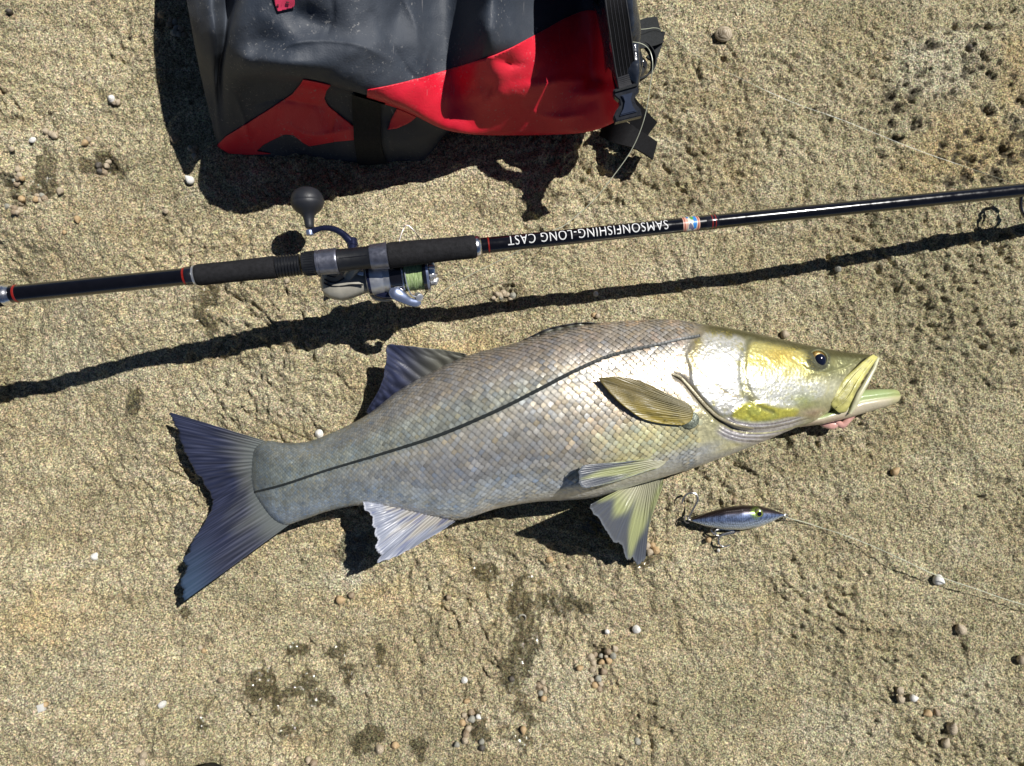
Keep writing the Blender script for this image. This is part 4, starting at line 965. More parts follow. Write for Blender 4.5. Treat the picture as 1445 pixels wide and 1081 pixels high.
# ------------------------------------------------------------------ lure
def build_lure():
    R = thing('fishing_lure', (0, 0, 0), 'small blue silver pencil lure with green ringed eye and hooks, beside the fish head', 'fishing lure')
    g = gz(1040, 728); us = np.linspace(976, 1107, 60); nv = 32; t = (us-976)/131.0
    ax_v = 734.5 - 8.0*t + 0*t; hwid = np.interp(t, [0, .04, .15, .35, .55, .72, .86, .95, 1], [1.2, 3.6, 9.4, 15.8, 17.6, 15.4, 9.4, 3.8, 1.0])
    hwid = np.interp(np.linspace(0, 1, 60), np.linspace(0, 1, 60), hwid)
    a = np.linspace(0, 2*np.pi, nv, endpoint=False)[None, :]; zc = g + .0135
    vv = ax_v[:, None] - hwid[:, None]*np.cos(a) + 0; zz = zc + hwid[:, None]*.00082*np.sin(a); uu = us[:, None] + 0*a
    x, y, _ = P(uu, vv, zz); f = (vv - (ax_v-hwid)[:, None])/(2*hwid[:, None])
    def L(a_, b_, m): return np.array(a_)*(1-m[..., None]) + np.array(b_)*m[..., None]
    c = L((.032, .020, .020), (.17, .23, .40), sstep(.28, .50, f)); c = L(np.zeros(3), np.ones(3), np.ones_like(f))*c
    m = sstep(.62, .8, f); c = c*(1-m[..., None]) + np.array((.55, .62, .70))*m[..., None]
    d = np.hypot(uu-1069, vv-724); m = sstep(12, 6, d)*sstep(1074, 1066, uu)*.8; c = c*(1-m[..., None]) + np.array((.20, .30, .04))*m[..., None]
    Vt = np.stack([x, y, zz], -1).reshape(-1, 3)
    me = mesh_np('body', Vt, gridfaces(60, nv, True), True, c.reshape(-1, 3)); bm = bmesh.new(); bm.from_mesh(me); bmesh.ops.holes_fill(bm, edges=[e for e in bm.edges if e.is_boundary], sides=0); bm.to_mesh(me); bm.free()
    m_, t_, b_ = mat('lure_finish'); cc = attr(t_, 'col', True); vo = N(t_, 'ShaderNodeTexVoronoi'); vo.inputs['Scale'].default_value = 1.0
    mp = N(t_, 'ShaderNodeMapping'); mp.inputs['Scale'].default_value = (420, 560, 500); mp.inputs['Rotation'].default_value = (0, 0, .05); t_.links.new(pos(t_), mp.inputs[0]); t_.links.new(mp.outputs[0], vo.inputs['Vector']); vo.inputs['Randomness'].default_value = .25
    t_.links.new(mixrgb(t_, 1, cc, ramp(t_, vo.outputs['Distance'], [(.30, 1.25), (.62, .45)]), 'MULTIPLY'), b_.inputs['Base Color'])
    b_.inputs['Metallic'].default_value = .55; b_.inputs['Roughness'].default_value = .36; b_.inputs['Coat Weight'].default_value = 1; b_.inputs['Coat Roughness'].default_value = .06
    link('body', me, m_, R)
    ez = zc + .0115
    e = MB(); c0 = PV(1070, 724, ez-.0018); lathe_mb(c0, (0, -.12, 1), [(0, .0066), (.0016, .0066), (.0026, .0056), (.0030, .0048)], 28, e); eye = e.build('eye', simple('lure_eye_ring', (.16, .17, .09), .2, .4, coat=1), R)
    e = MB(); lathe_mb(c0 + Vector((0, -.0003, .0024)), (0, -.12, 1), [(0, .0050), (.0012, .0046), (.0018, .0034)], 28, e); e.build('iris', simple('lure_iris', (.34, .42, .05), .2, .4, coat=1), eye)
    e = MB(); lathe_mb(c0 + Vector((.0002, -.0004, .0036)), (0, -.12, 1), [(0, .0034), (.0008, .0031), (.0014, .0016)], 24, e); e.build('pupil', M['pupil'], eye)
    def ring(c, r, th, nrm, name, mt, par):
        nrm = Vector(nrm).normalized(); a_ = nrm.orthogonal().normalized(); b2 = nrm.cross(a_)
        return MB().tube([Vector(c)+(a_*math.cos(q)+b2*math.sin(q))*r for q in np.linspace(0, 2*math.pi, 25)], th, 7, caps=False).build(name, mt, par)
    ring(PV(970, 733, g+.006), .0048, .0011, (.1, .3, 1), 'split_ring', M['dark_steel'], R)
    ring(PV(976, 734, g+.010), .0030, .0009, (.2, 1, .3), 'eyelet', M['steel'], R)
    hk = MB(); z0 = g+.007
    hp = catmull([(971, 731, z0), (975, 724, z0+.002), (981, 713, z0+.004), (984.5, 705, z0+.005), (983, 698.5, z0+.005), (977, 695.6, z0+.005), (970, 697, z0+.004), (965, 702, z0+.003), (962.5, 709, z0+.002), (962, 711, z0+.002)], 44)
    hk.tube([PV(*q) for q in hp], list(np.interp(np.linspace(0, 1, 44), [0, .85, 1], [.0017, .0014, .0004])), 8); h = hk.build('single_hook', M['steel'], R)
    ring(PV(971, 732, z0), .0024, .0009, (1, .5, .3), 'hook_eye', M['steel'], h)
    # belly treble
    ring(PV(1040, 744, g+.008), .0030, .0009, (1, .2, .4), 'eyelet', M['steel'], R); ring(PV(1040, 748, g+.006), .0034, .0009, (.2, 1, .8), 'split_ring', M['dark_steel'], R)
    th = MB(); z1 = g+.006
    for pts in ([(1037, 750, z1), (1026, 752, z1), (1018, 755, z1), (1014, 760, z1), (1014.5, 767, z1-.001), (1020, 771, z1-.002), (1027, 770, z1-.001), (1031, 768, z1)],
                [(1037, 749, z1), (1025, 747, z1+.003), (1015, 747, z1+.005), (1009.5, 749, z1+.006), (1009, 753, z1+.005), (1013, 755, z1+.003)],
                [(1037, 751, z1), (1024, 754, z1-.001), (1015, 756, z1-.002), (1007, 753, z1-.002), (1003.5, 748, z1-.001), (1005, 745.5, z1), (1008, 746, z1+.001)]):
        th.tube([PV(*q) for q in catmull(pts, 30)], list(np.interp(np.linspace(0, 1, 30), [0, .85, 1], [.0013, .0011, .0003])), 7)
    th.build('treble_hook', M['steel'], R)
    ring(PV(1109, 728, g+.011), .0026, .0008, (.3, .1, 1), 'eyelet', M['steel'], R); ring(PV(1106, 731, g+.006), .0024, .0008, (.3, .6, 1), 'split_ring', M['dark_steel'], R)
    settle(R, PV(1040, 728, g))
build_lure()

# ------------------------------------------------------------------ fishing lines
def line(name, pts, r, label, cat, mt=None):
    p = [(a, b, (gz(a, b)+c)) for a, b, c in pts]; q = catmull(p, max(40, len(p)*14)); m = MB()
    m.tube([PV(*w) for w in q], r, 6); o = m.build(name, mt or M['mono'], None, label=label, category=cat); recenter(o); return o
line('leader_line', [(1108, 729, .012), (1116, 732, .010), (1135, 737, .006), (1160, 745, .005), (1185, 753, .010), (1225, 768, .018), (1270, 788, .024), (1322, 812, .026), (1380, 832, .022), (1430, 849, .020), (1500, 868, .018), (1620, 900, .001), (1760, 960, .001)], .00052,
     'pale twisted leader line running from the nose of the lure to the right', 'fishing line')
line('loose_line', [(612, 424, .04), (630, 408, .05), (660, 390, .06), (700, 370, .075), (726, 357, .09), (779, 326, .11), (798, 317, .115), (837, 283, .13), (865, 249, .14), (892, 210, .155), (909, 168, .17), (917, 124, .185), (921, 92, .19), (917, 72, .20), (906, 62, .205), (888, 59, .205), (880, 60, .20)], .0005,
     'thin pale line curving from the reel across the rock to the bag buckle', 'fishing line')
line('loose_line', [(880, 46, .205), (890, 43, .205), (910, 41, .19), (931, 41, .16), (960, 62, .10), (1000, 88, .05), (1060, 118, .02), (1120, 145, .010), (1190, 170, .008), (1290, 210, .005), (1370, 238, .01), (1440, 262, .05)], .0003,
     'thin straight line running from the bag buckle toward the upper right', 'fishing line')

# ------------------------------------------------------------------ snails and pebbles
def shell_mesh(name, turns, spire, open_=False, seed=0):
    """globular shell: body whorl narrowing to an apex, wound by a spiral groove; radius about 1"""
    nu, nv = 26, 22; V = []
    for i in range(nu+1):
        t = i/nu; z = -.72 + t*(.72+spire)
        if t < .42: r = math.sqrt(max(0, 1-((t-.42)/.42)**2))*1.0
        else: r = (1-((t-.42)/.58)**1.35)**.9 if t < 1 else 0
        for k in range(nv):
            a = 2*math.pi*k/nv; ph = (t-.40)*turns*1.9 + a/(2*math.pi); g = abs((ph % 1)-.5)*2
            f = 1 - (.15*sstep(.80, 1.0, g) if t > .38 else 0)*(1-.3*t); ex = 1 + .13*math.cos(a-1)*(t < .75)*math.sin(math.pi*min(1, t*1.4))
            V.append((r*f*ex*math.cos(a), r*f*math.sin(a)*.94, z))
    F = [(i*nv+k, i*nv+(k+1) % nv, (i+1)*nv+(k+1) % nv, (i+1)*nv+k) for i in range(nu) for k in range(nv)]
    if open_: F = [f for f in F if f[0] >= 4*nv]
    me = bpy.data.meshes.new(name); me.from_pydata(V, [], F); bm = bmesh.new(); bm.from_mesh(me); bmesh.ops.remove_doubles(bm, verts=bm.verts, dist=.01); bmesh.ops.recalc_face_normals(bm, faces=bm.faces); bm.to_mesh(me); bm.free()
    me.polygons.foreach_set('use_smooth', [True]*len(me.polygons)); return me
def shell_mat(name, a, b_, rough=.6):
    m, t, b = mat(name); w = N(t, 'ShaderNodeTexWave'); w.wave_type = 'RINGS'; w.inputs['Scale'].default_value = 2.2; w.inputs['Distortion'].default_value = 3; w.inputs['Detail'].default_value = 3
    t.links.new(pos(t), w.inputs['Vector']); t.links.new(mixrgb(t, w.outputs[0], a, b_), b.inputs['Base Color']); b.inputs['Roughness'].default_value = rough
    bump(t, b, noise(t, 6, 3), .6, .0006); return m
SM = {'tan': shell_mat('tan_shell', (.30, .235, .155), (.54, .46, .34)), 'brown': shell_mat('brown_shell', (.17, .125, .08), (.40, .31, .21)), 'grey': shell_mat('grey_shell', (.22, .22, .18), (.38, .36, .30)),
      'white': shell_mat('white_shell', (.62, .61, .56), (.80, .78, .74)), 'ochre': shell_mat('ochre_shell', (.38, .25, .12), (.54, .40, .23)), 'dark': shell_mat('dark_shell', (.05, .045, .035), (.12, .10, .08))}
SHELLS = {}
def shell(kind, colour):
    key = (kind, colour)
    if key not in SHELLS:
        me = [shell_mesh('snail', 2.2, 1.05), shell_mesh('snail', 2.0, .72), shell_mesh('snail', 2.6, 1.45), shell_mesh('snail', 2.0, .6, True)][kind]
        me.materials.append(SM[colour]); SHELLS[key] = me
    return SHELLS[key]
sr = random.Random(11)
def snail(u, v, colour, label, group=None, r=4.6, kind=None):
    kind = sr.choice([0, 1, 2]) if kind is None else kind
    k = sr.uniform(.88, 1.14)*r/1000*1.10; z = gz(u, v)
    o = bpy.data.objects.new('snail', shell(kind, colour)); C.objects.link(o)
    o.scale = (k*sr.uniform(.84, 1.1), k*sr.uniform(.84, 1.1), k*sr.uniform(.9, 1.2)); tilt = sr.uniform(0, .9) if kind != 3 else .1
    tilt = sr.uniform(.5, 1.35) if kind == 0 else sr.uniform(0, .4) if kind == 1 else sr.uniform(1.1, 1.5) if kind == 2 else 2.9
    o.rotation_euler = (0, tilt, sr.uniform(0, 6.28)); x, y, _ = P(u, v, z + k*.62); o.location = (x, y, z + k*.62)
    o['label'] = label; o['category'] = 'snail'
    if group: o['group'] = group
ORD = ['first', 'second', 'third', 'fourth', 'fifth', 'sixth', 'seventh', 'eighth', 'ninth', 'tenth']
def cluster(place, group, pts, ox=0, oy=0, sc=1, cols=('tan', 'brown', 'tan', 'grey', 'ochre'), r=4.6):
    """a heap of snails; each label counts it along the heap's longer direction"""
    q = [(ox+p[0]/sc, oy+p[1]/sc) for p in pts]; n = len(q); hor = max(a for a, b in q)-min(a for a, b in q) >= max(b for a, b in q)-min(b for a, b in q)
    rank = sorted(range(n), key=lambda i: q[i][0 if hor else 1])
    for i, (u, v) in enumerate(q):
        k = rank.index(i)
        if n == 2: w = (('left', 'right') if hor else ('upper', 'lower'))[k]; lab = w + ' ' + cols[i % len(cols)] + ' snail ' + place
        else: lab = ORD[k] + ' snail from the ' + ('left ' if hor else 'top ') + place
        snail(u, v, cols[i % len(cols)], lab, group, r)
c2 = (600, 800, 3.6125)
cluster('in the big packed cluster below the fish belly', 'snails of the big cluster below the belly', [(845, 462), (864, 450), (857, 487), (895, 452), (903, 483), (927, 460), (932, 432), (970, 420), (960, 455), (940, 480)], *c2)
cluster('in the loose group under the biggest cluster', 'snails under the big cluster', [(853, 523), (913, 537), (847, 577), (882, 570), (862, 600), (897, 598), (888, 627)], *c2)
snail(600+784/3.6125, 800+517/3.6125, 'ochre', 'lone oval tan snail just left of the biggest snail cluster')
cluster('in the oval group of five left of the big cluster', 'oval group of five snails', [(600, 590), (580, 608), (610, 626), (588, 643), (605, 675)], *c2)
cluster('in the string of snails at bottom centre', 'string of snails at the bottom centre', [(197, 755), (235, 745), (215, 778), (242, 775), (190, 797), (220, 822), (208, 852), (203, 887), (163, 905), (208, 685)], *c2)
cluster('at the foot of the string of snails, bottom centre', 'dark snails at the bottom centre', [(287, 893), (290, 925)], *c2, cols=('grey', 'dark'))
snail(600+268/3.6125, 800+762/3.6125, 'white', 'tiny white snail at the right side of the string of snails, bottom centre', r=3.2)
snail(633, 843, 'brown', 'lone brown snail left of the wet patch under the fish belly', r=4.4)
snail(737, 870.5, 'grey', 'open empty grey shell on the wet patch under the fish belly', r=5.4, kind=3)
snail(898.5, 888.5, 'white', 'round greyish white snail right of the biggest snail cluster, with dark notch', r=5.6)
snail(857, 892, 'white', 'tiny white snail just above the biggest snail cluster', r=3.2)
snail(655.5, 960, 'white', 'bright white oval snail above the string of snails at bottom centre', r=5.0)
snail(722, 958.5, 'dark', 'lone dark snail at the left edge of the lower wet patch', r=4.6)
snail(738.5, 1028.5, 'ochre', 'lone ochre snail sitting inside the lower wet patch, bottom centre', r=4.6)
snail(899, 1046.5, 'grey', 'lone grey snail near the bottom edge right of centre', r=5.4)
snail(776, 790, 'ochre', 'brown snail left of the pair of holes under the belly shadow', r=4.4); snail(803, 800, 'brown', 'dark brown snail in a pit right of the belly shadow', r=4.0)
c3 = lambda a, b: (1000+a/3.247, 800+b/3.247)
snail(*c3(1047, 57), 'white', 'white oval snail touching the pale leader line at the right', r=6.4)
snail(*c3(1158, 290), 'tan', 'pale pointed snail below the end of the leader line', r=6.8, kind=2)
cluster('of the touching pair beside a tiny white one, lower right', 'touching pair of snails at lower right', [c3(880, 570), c3(880, 607)], r=6.2, cols=('tan',))
snail(*c3(935, 602), 'white', 'tiny round white snail beside the touching brown pair, lower right', r=4.6)
snail(*c3(1008, 670), 'ochre', 'dark ochre snail between the brown pair and the long snail, lower right', r=5.8); snail(*c3(1047, 672), 'brown', 'small brown snail half sunk beside the dark ochre snail, lower right', r=4.6)
snail(*c3(1115, 745), 'tan', 'long pale snail, largest of the trail at lower right', r=7.6, kind=2); snail(*c3(1085, 812), 'tan', 'lowest snail of the trail at the lower right', r=6.4)
snail(1442, 932, 'tan', 'pinkish snail cut by the right edge of the photo', r=6.5)
c5 = lambda a, b: (360+a/3.847, 800+b/3.847)
snail(*c5(458, 180), 'ochre', 'orange brown snail below the anal fin shadow', r=5.4); snail(*c5(523, 155), 'brown', 'small dark brown snail just below the anal fin shadow', r=4.6)
snail(*c5(675, 992), 'tan', 'round snail beside a small shiny puddle at the bottom', r=6.4); snail(*c5(760, 972), 'ochre', 'flat tan shell right of the small shiny puddle, bottom', r=5.6, kind=1)
cluster('of the pair at the bottom edge left of the puddle', 'pair of snails at the bottom edge', [c5(290, 1045), c5(315, 1070)], r=5)
c4 = lambda a, b: (a/3.5925, 780+b/3.5925)
snail(*c4(480, 22), 'white', 'white snail alone left of the tail fin', r=5.2)
cluster('in the shallow dent below the tail fin tip', 'snails in the dent below the tail', [c4(1013, 483), c4(1034, 497)], r=4.4, cols=('tan', 'ochre'))
snail(*c4(822, 770), 'white', 'round bright white snail at lower left below the tail', r=5.2)
snail(*c4(232, 768), 'ochre', 'tiny brown snail touching the square white pebble, lower left', r=3.4); snail(*c4(1120, 648), 'brown', 'flat brown snail below the dented pair, lower left', r=4.4, kind=1)
cluster('in the crack at the bottom edge, lower left', 'snails in the crack at the bottom edge', [c4(695, 1005), c4(726, 1028), c4(718, 1068)], cols=('tan',))
c6 = lambda a, b: (a/3.7259, b/3.7259)
snail(*c6(583, 516), 'white', 'round white snail atop a small group left of the bag', r=5.0)
cluster('under the round white snail left of the bag', 'pinkish snails left of the bag', [c6(600, 538), c6(618, 536)], r=4, cols=('tan',))
snail(*c6(170, 734), 'white', 'pale grey snail by the left edge above the snail hollows', r=5)
cluster('in the flat little row near the left edge', 'elongated pair near the left edge', [c6(243, 690), c6(270, 703), c6(285, 712)], r=4.6, cols=('tan',))
cluster('just above the wet round hollow', 'snails above the wet hollow', [c6(450, 747), c6(465, 733)], r=4.2, cols=('ochre', 'tan'))
cluster('inside the wet round hollow left of the bag', 'snails in the wet hollow', [c6(535, 895), c6(560, 872), c6(518, 868), c6(548, 908), c6(572, 852), c6(520, 898)], r=4.2, cols=('brown', 'tan', 'dark'))
snail(*c6(318, 1000), 'tan', 'lone tan snail between two hollows at the left', r=5); snail(*c6(60, 782), 'tan', 'tiny tan snail by the left edge above the hollows', r=3.6)
cluster('in the column climbing above the far left hollow', 'column of snails at far left', [c6(95, 895), c6(90, 935), c6(97, 957), c6(76, 950), c6(114, 940), c6(100, 918), c6(84, 968)], r=3.9)
cluster('in the small dark rimmed hollow at the left', 'snails in the small round hollow', [c6(195, 1030), c6(232, 1046), c6(210, 1048), c6(218, 1028), c6(190, 1048)], r=4.3)
c3a = lambda a, b: (a/4.014, 240+b/4.014)
cluster('in the lowest hollow at the far left', 'snails in the lowest left hollow', [c3a(60, 212), c3a(86, 216), c3a(112, 225), c3a(44, 205), c3a(124, 165), c3a(118, 188), c3a(75, 236), c3a(100, 240)], r=4.2)
snail(*c3a(438, 274), 'ochre', 'lone brown snail below the left hollows, above the rod', r=5); snail(*c3a(362, 352), 'ochre', 'tiny orange snail above the left end of the rod', r=3.4)
snail(*c3a(937, 232), 'tan', 'flat oval tan snail above the rear rod grip', r=4.6, kind=1); snail(*c3a(1080, 60), 'white', 'white pointed snail at the corner of the bag shadow', r=5.4, kind=2)
cluster('in the shaded heap by the upper left bag edge', 'snails heaped by the bag corner', [c6(900, 105), c6(920, 115), c6(890, 130), c6(940, 178), c6(970, 182), c6(915, 172), c6(950, 152), c6(930, 150)], cols=('brown', 'grey'), r=4.6)
snail(*c6(845, 76), 'ochre', 'yellowish snail in the sun beside the shaded heap near the bag', r=5.2)
cluster('in the row at the left edge of the bag shadow', 'snails at the bag shadow edge', [c6(905, 725), c6(914, 742), c6(926, 730)], cols=('brown',), r=4.2)
cluster('in the heap near the lower left bag corner', 'snails under the bag corner', [(273, 213), (268, 209), (276, 208), (274, 219)], cols=('brown', 'grey'), r=4)
cm = lambda a, b: (680+a/7.225, 390+b/7.225)
cluster('in the little groove above the fish back', 'snails in the groove above the fish', [cm(118, 222), cm(152, 178), cm(188, 215), cm(218, 172), cm(265, 185), cm(315, 197), cm(290, 235), cm(180, 185)], r=4.2, cols=('tan', 'tan', 'grey'))
snail(*cm(1163, 178), 'white', 'round pale snail at the edge of the rod shadow above the fish', r=3.8)
cluster('of the pair between rod shadow and fish back', 'pair between rod shadow and fish back', [cm(1142, 392), cm(1180, 402)], r=4, cols=('ochre', 'tan'))
snail(1183, 379.5, 'grey', 'round grey snail lying inside the rod shadow at right', r=4.6)
snail(1022, 47, 'tan', 'large round pale sea snail on the rock right of the bag', r=10.5, kind=1)
snail(1107, 472, 'tan', 'tan snail just above the fish head', r=6); snail(1262, 666.5, 'ochre', 'yellow brown snail alone right of the lure', r=6)
cluster('in the group at the lower pelvic fin tip', 'snails at the pelvic fin tip', [(913, 769), (921, 770), (917, 778), (926, 777)], r=4.8, cols=('tan', 'ochre'))
snail(1036, 707, 'brown', 'brown snail touching the upper edge of the lure', r=4.6); snail(1000, 762, 'ochre', 'small brown snail beside the treble hook of the lure', r=4.2); snail(1014, 777, 'white', 'tiny white snail right under the treble hook', r=2.8)
snail(450, 612, 'white', 'white snail tucked against the top of the fish tail stem', r=5.6); snail(405, 396, 'tan', 'peg shaped tan snail peeking out under the rear rod grip', r=4.4)
snail(1368, 66, 'dark', 'dark snail in the dark notch of the pitted patch', r=4.5); snail(14, 16, 'dark', 'dark snail in the upper left corner', r=4)
pb = MB(); z = gz(58, 999); pb.box(PV(58.5, 998.5, z+.003), (.0046, .0016, .0004), (-.0014, .0050, 0), (0, .0003, .003))
o = pb.build('pebble', SM['white'], None, bevel=.0008, label='square white pebble in the lower left', category='pebble'); recenter(o)

# shoe of the person taking the photograph, its toe just inside the lower edge
def build_shoe():
    R = thing('shoe', (0, 0, 0), 'rounded black shoe toe cut off by the bottom edge', 'shoe')
    x0, y0, _ = P(277, 1098, .05); st = []
    L_ = np.linspace(0, 1, 22)**1.9; n = 40; V = []
    for t in L_:
        w = .050*math.sqrt(max(0, 1-(1-min(t/.34, 1))**2.0))*(1 - .18*sstep(.45, .75, t)) + .001; h = .004 + .030*math.sqrt(min(1, t/.10)) + .022*sstep(0, .5, t) + .022*sstep(.55, .9, t)
        for k in range(n):
            a = 2*math.pi*k/n; cc, ss = math.cos(a), math.sin(a)
            V.append((x0 + w*math.copysign(abs(cc)**.8, cc), y0 - t*.285, .020 + (h*abs(ss)**.7 if ss > 0 else -.002*abs(ss))))
    m = MB(); F = [(i*n+k, i*n+(k+1) % n, (i+1)*n+(k+1) % n, (i+1)*n+k) for i in range(21) for k in range(n)] + [tuple(range(n))[::-1], tuple(21*n+k for k in range(n))]
    m.add(V, F).build('upper', M['rubber'], R)
    m = MB(); V = []
    for z in (.000, .020):
        for t in list(L_) + list(L_[::-1]): pass
    pts = [(-(.053*math.sqrt(max(0, 1-(1-min(t/.34, 1))**2))*(1-.18*sstep(.45, .75, t))), -t*.29) for t in L_]; pts = pts + [(-a, b) for a, b in pts[::-1]]
    k = len(pts); V = [(x0+a, y0-.006+b, z) for z in (.001, .021) for a, b in pts]
    m.add(V, [tuple(range(k))[::-1], tuple(range(k, 2*k))] + [(i, (i+1) % k, k+(i+1) % k, k+i) for i in range(k)]).build('sole', M['rubber'], R)
    settle(R, (x0, y0-.14, 0))
build_shoe()

# ------------------------------------------------------------------ dry bag
def fabric(name, col, dust, rough, var=.2):
    m, t, b = mat(name); n1 = ramp(t, noise(t, 9, 5, .65, dist=.5), [(.38, 0), (.68, 1)])
    c = mixrgb(t, math_(t, 'MULTIPLY', n1, .55), col, tuple(min(1, x + dust) for x in col))
    sp = ramp(t, noise(t, 260, 3, .7), [(.60, 0), (.68, 1)]); msk = ramp(t, noise(t, 20, 3, .6), [(.46, 0), (.62, 1)])
    c = mixrgb(t, math_(t, 'MULTIPLY', math_(t, 'MULTIPLY', sp, msk), .55), c, (.35, .34, .33))
    mp = N(t, 'ShaderNodeMapping'); mp.inputs['Scale'].default_value = (240, 18, 60); mp.inputs['Rotation'].default_value = (0, 0, .6); t.links.new(pos(t), mp.inputs[0])
    sc = ramp(t, noise(t, 1, 2, .6, vec=mp.outputs[0]), [(.70, 0), (.76, 1)]); c = mixrgb(t, math_(t, 'MULTIPLY', sc, .30), c, (.4, .38, .38))
    t.links.new(c, b.inputs['Base Color'])
    t.links.new(ramp(t, n1, [(0, rough), (1, rough+.15)]), b.inputs['Roughness']); b.inputs['Specular IOR Level'].default_value = .5
    wv = N(t, 'ShaderNodeTexWave'); wv.inputs['Scale'].default_value = 300; wv.inputs['Distortion'].default_value = .5; t.links.new(pos(t), wv.inputs['Vector'])
    h = math_(t, 'ADD', math_(t, 'MULTIPLY', noise(t, 45, 4, .6), .55), math_(t, 'MULTIPLY', noise(t, 500, 2), .3))
    bump(t, b, h, 1, .0012); return m
M['bag_black'] = fabric('black_tarpaulin', (.028, .037, .054), .036, .60)
M['bag_red'] = fabric('red_tarpaulin', (.72, .010, .035), .02, .45)
M['webbing'] = simple('black_webbing', (.006, .006, .007), .7, spec=.12, bumpd=.0004, bscale=900, var=.3, vscale=300)
M['webbing_grey'] = simple('grey_webbing', (.020, .022, .024), .7, spec=.2, bumpd=.0005, bscale=900, var=.25, vscale=300)
M['edge_tape'] = simple('grey_edge', (.035, .035, .04), .5)
M['buckle'] = simple('buckle_plastic', (.018, .02, .026), .28, coat=.2)
def build_bag():
    R = thing('dry_bag', (0, 0, 0), 'black and red roll top dry bag lying crumpled on the rock behind the rod', 'dry bag')
    ST = [  # columns from left to right; each (u, v, z) from the far side over the top down to the rock
     [(330, -330, .0), (250, -300, .10), (236, -150, .17), (250, -60, .19), (263, 0, .190), (274, 60, .165), (284, 110, .12), (296, 160, .07), (303, 190, .035), (308, 205, .0)],
     [(345, -345, .0), (270, -310, .13), (256, -150, .20), (268, -60, .21), (278, 0, .208), (287, 55, .19), (294, 105, .14), (301, 150, .085), (306, 188, .04), (312, 211, .0)],
     [(360, -350, .0), (305, -315, .15), (294, -150, .215), (296, -60, .225), (300, 0, .222), (302, 50, .205), (302, 100, .155), (305, 145, .095), (310, 188, .045), (318, 216, .0)],
     [(375, -352, .0), (322, -318, .14), (312, -150, .19), (316, -60, .185), (321, 0, .180), (318, 48, .180), (310, 100, .140), (312, 148, .090), (320, 190, .043), (330, 218, .0)],
     [(390, -355, .0), (345, -320, .16), (338, -150, .245), (338, -60, .25), (338, 0, .242), (326, 55, .225), (322, 96, .185), (328, 140, .110), (338, 185, .050), (350, 220, .0)],
     [(420, -358, .0), (385, -322, .16), (368, -150, .255), (368, -60, .262), (366, 0, .255), (362, 55, .24), (360, 98, .215), (362, 120, .135), (372, 180, .055), (385, 222, .0)],
     [(460, -360, .0), (430, -325, .16), (410, -150, .26), (410, -60, .262), (408, 0, .258), (406, 55, .245), (404, 102, .220), (408, 120, .140), (418, 185, .055), (425, 219, .0)],
     [(510, -360, .0), (490, -325, .16), (460, -150, .26), (460, -60, .262), (458, 0, .252), (458, 60, .238), (458, 112, .205), (458, 126, .130), (462, 190, .060), (468, 226, .0)],
     [(560, -360, .0), (545, -325, .15), (515, -150, .25), (514, -60, .25), (512, 0, .24), (512, 66, .222), (512, 128, .188), (506, 136, .120), (508, 196, .055), (515, 232, .0)],
     [(610, -358, .0), (595, -322, .14), (570, -150, .22), (568, -60, .222), (566, 0, .205), (566, 70, .192), (568, 146, .160), (560, 150, .105), (558, 200, .050), (565, 227, .0)],
     [(655, -355, .0), (645, -318, .13), (620, -150, .16), (618, -60, .158), (612, 0, .160), (612, 70, .155), (622, 171, .112), (612, 172, .080), (604, 196, .045), (600, 225, .0)],
     [(690, -352, .0), (680, -315, .13), (655, -150, .17), (652, -60, .165), (645, 0, .158), (643, 70, .150), (655, 179, .095), (650, 176, .070), (640, 180, .035), (630, 190, .0)],
     [(730, -350, .0), (718, -312, .14), (690, -150, .215), (688, -60, .22), (688, 0, .225), (686, 60, .215), (690, 181, .070), (690, 176, .05), (688, 170, .025), (685, 165, .0)],
     [(760, -345, .0), (750, -308, .14), (722, -150, .20), (720, -60, .205), (718, 0, .20), (718, 70, .185), (728, 182, .058), (728, 176, .04), (726, 168, .025), (722, 160, .0)],
     [(800, -340, .0), (790, -300, .14), (770, -150, .155), (768, -60, .15), (764, 0, .14), (764, 92, .128), (778, 183, .045), (778, 176, .03), (774, 168, .025), (770, 158, .0)],
     [(840, -335, .0), (832, -295, .14), (812, -150, .13), (810, -60, .12), (808, 0, .108), (812, 100, .100), (826, 180, .042), (824, 174, .028), (820, 164, .030), (814, 150, .0)],
     [(870, -330, .0), (862, -290, .15), (838, -150, .14), (838, -60, .13), (838, 0, .115), (844, 90, .110), (857, 170, .060), (856, 164, .045), (850, 150, .028), (842, 130, .0)],
     [(888, -322, .0), (880, -285, .15), (858, -150, .19), (858, -60, .185), (858, 0, .175), (864, 68, .160), (874, 158, .105), (876, 152, .075), (866, 135, .045), (850, 110, .0)],
     [(896, -300, .0), (894, -270, .12), (880, -150, .18), (880, -60, .18), (882, 0, .175), (886, 60, .170), (888, 140, .13), (884, 134, .09), (872, 120, .05), (855, 95, .0)],
    ]
    A = np.array(ST, float); nu, nv = 300, 230
    G = catmull(A, nu)                                           # across stations
    G = np.transpose(G, (1, 0, 2)); G = catmull(G, nv); G = np.transpose(G, (1, 0, 2))
    U, Vv, Z = G[..., 0], G[..., 1], G[..., 2]
    jj = np.linspace(0, 9, nv)[None, :] + 0*U
    on = sstep(.3, 1.2, jj)*sstep(9, 8.2, jj)
    # folds and dents in the tarpaulin
    Z = Z + on*(.0050*perlin(U*.012, Vv*.014, 81) + .0018*perlin(U*.035+Vv*.01, Vv*.03, 82) + .0004*perlin(U*.09, Vv*.07, 83))
    def dent(c, a, b, th, dz):
        nonlocal Z
        x = (U-c[0])*math.cos(th)+(Vv-c[1])*math.sin(th); y = -(U-c[0])*math.sin(th)+(Vv-c[1])*math.cos(th)
        Z = Z + dz*np.exp(-(x/a)**2-(y/b)**2)*on
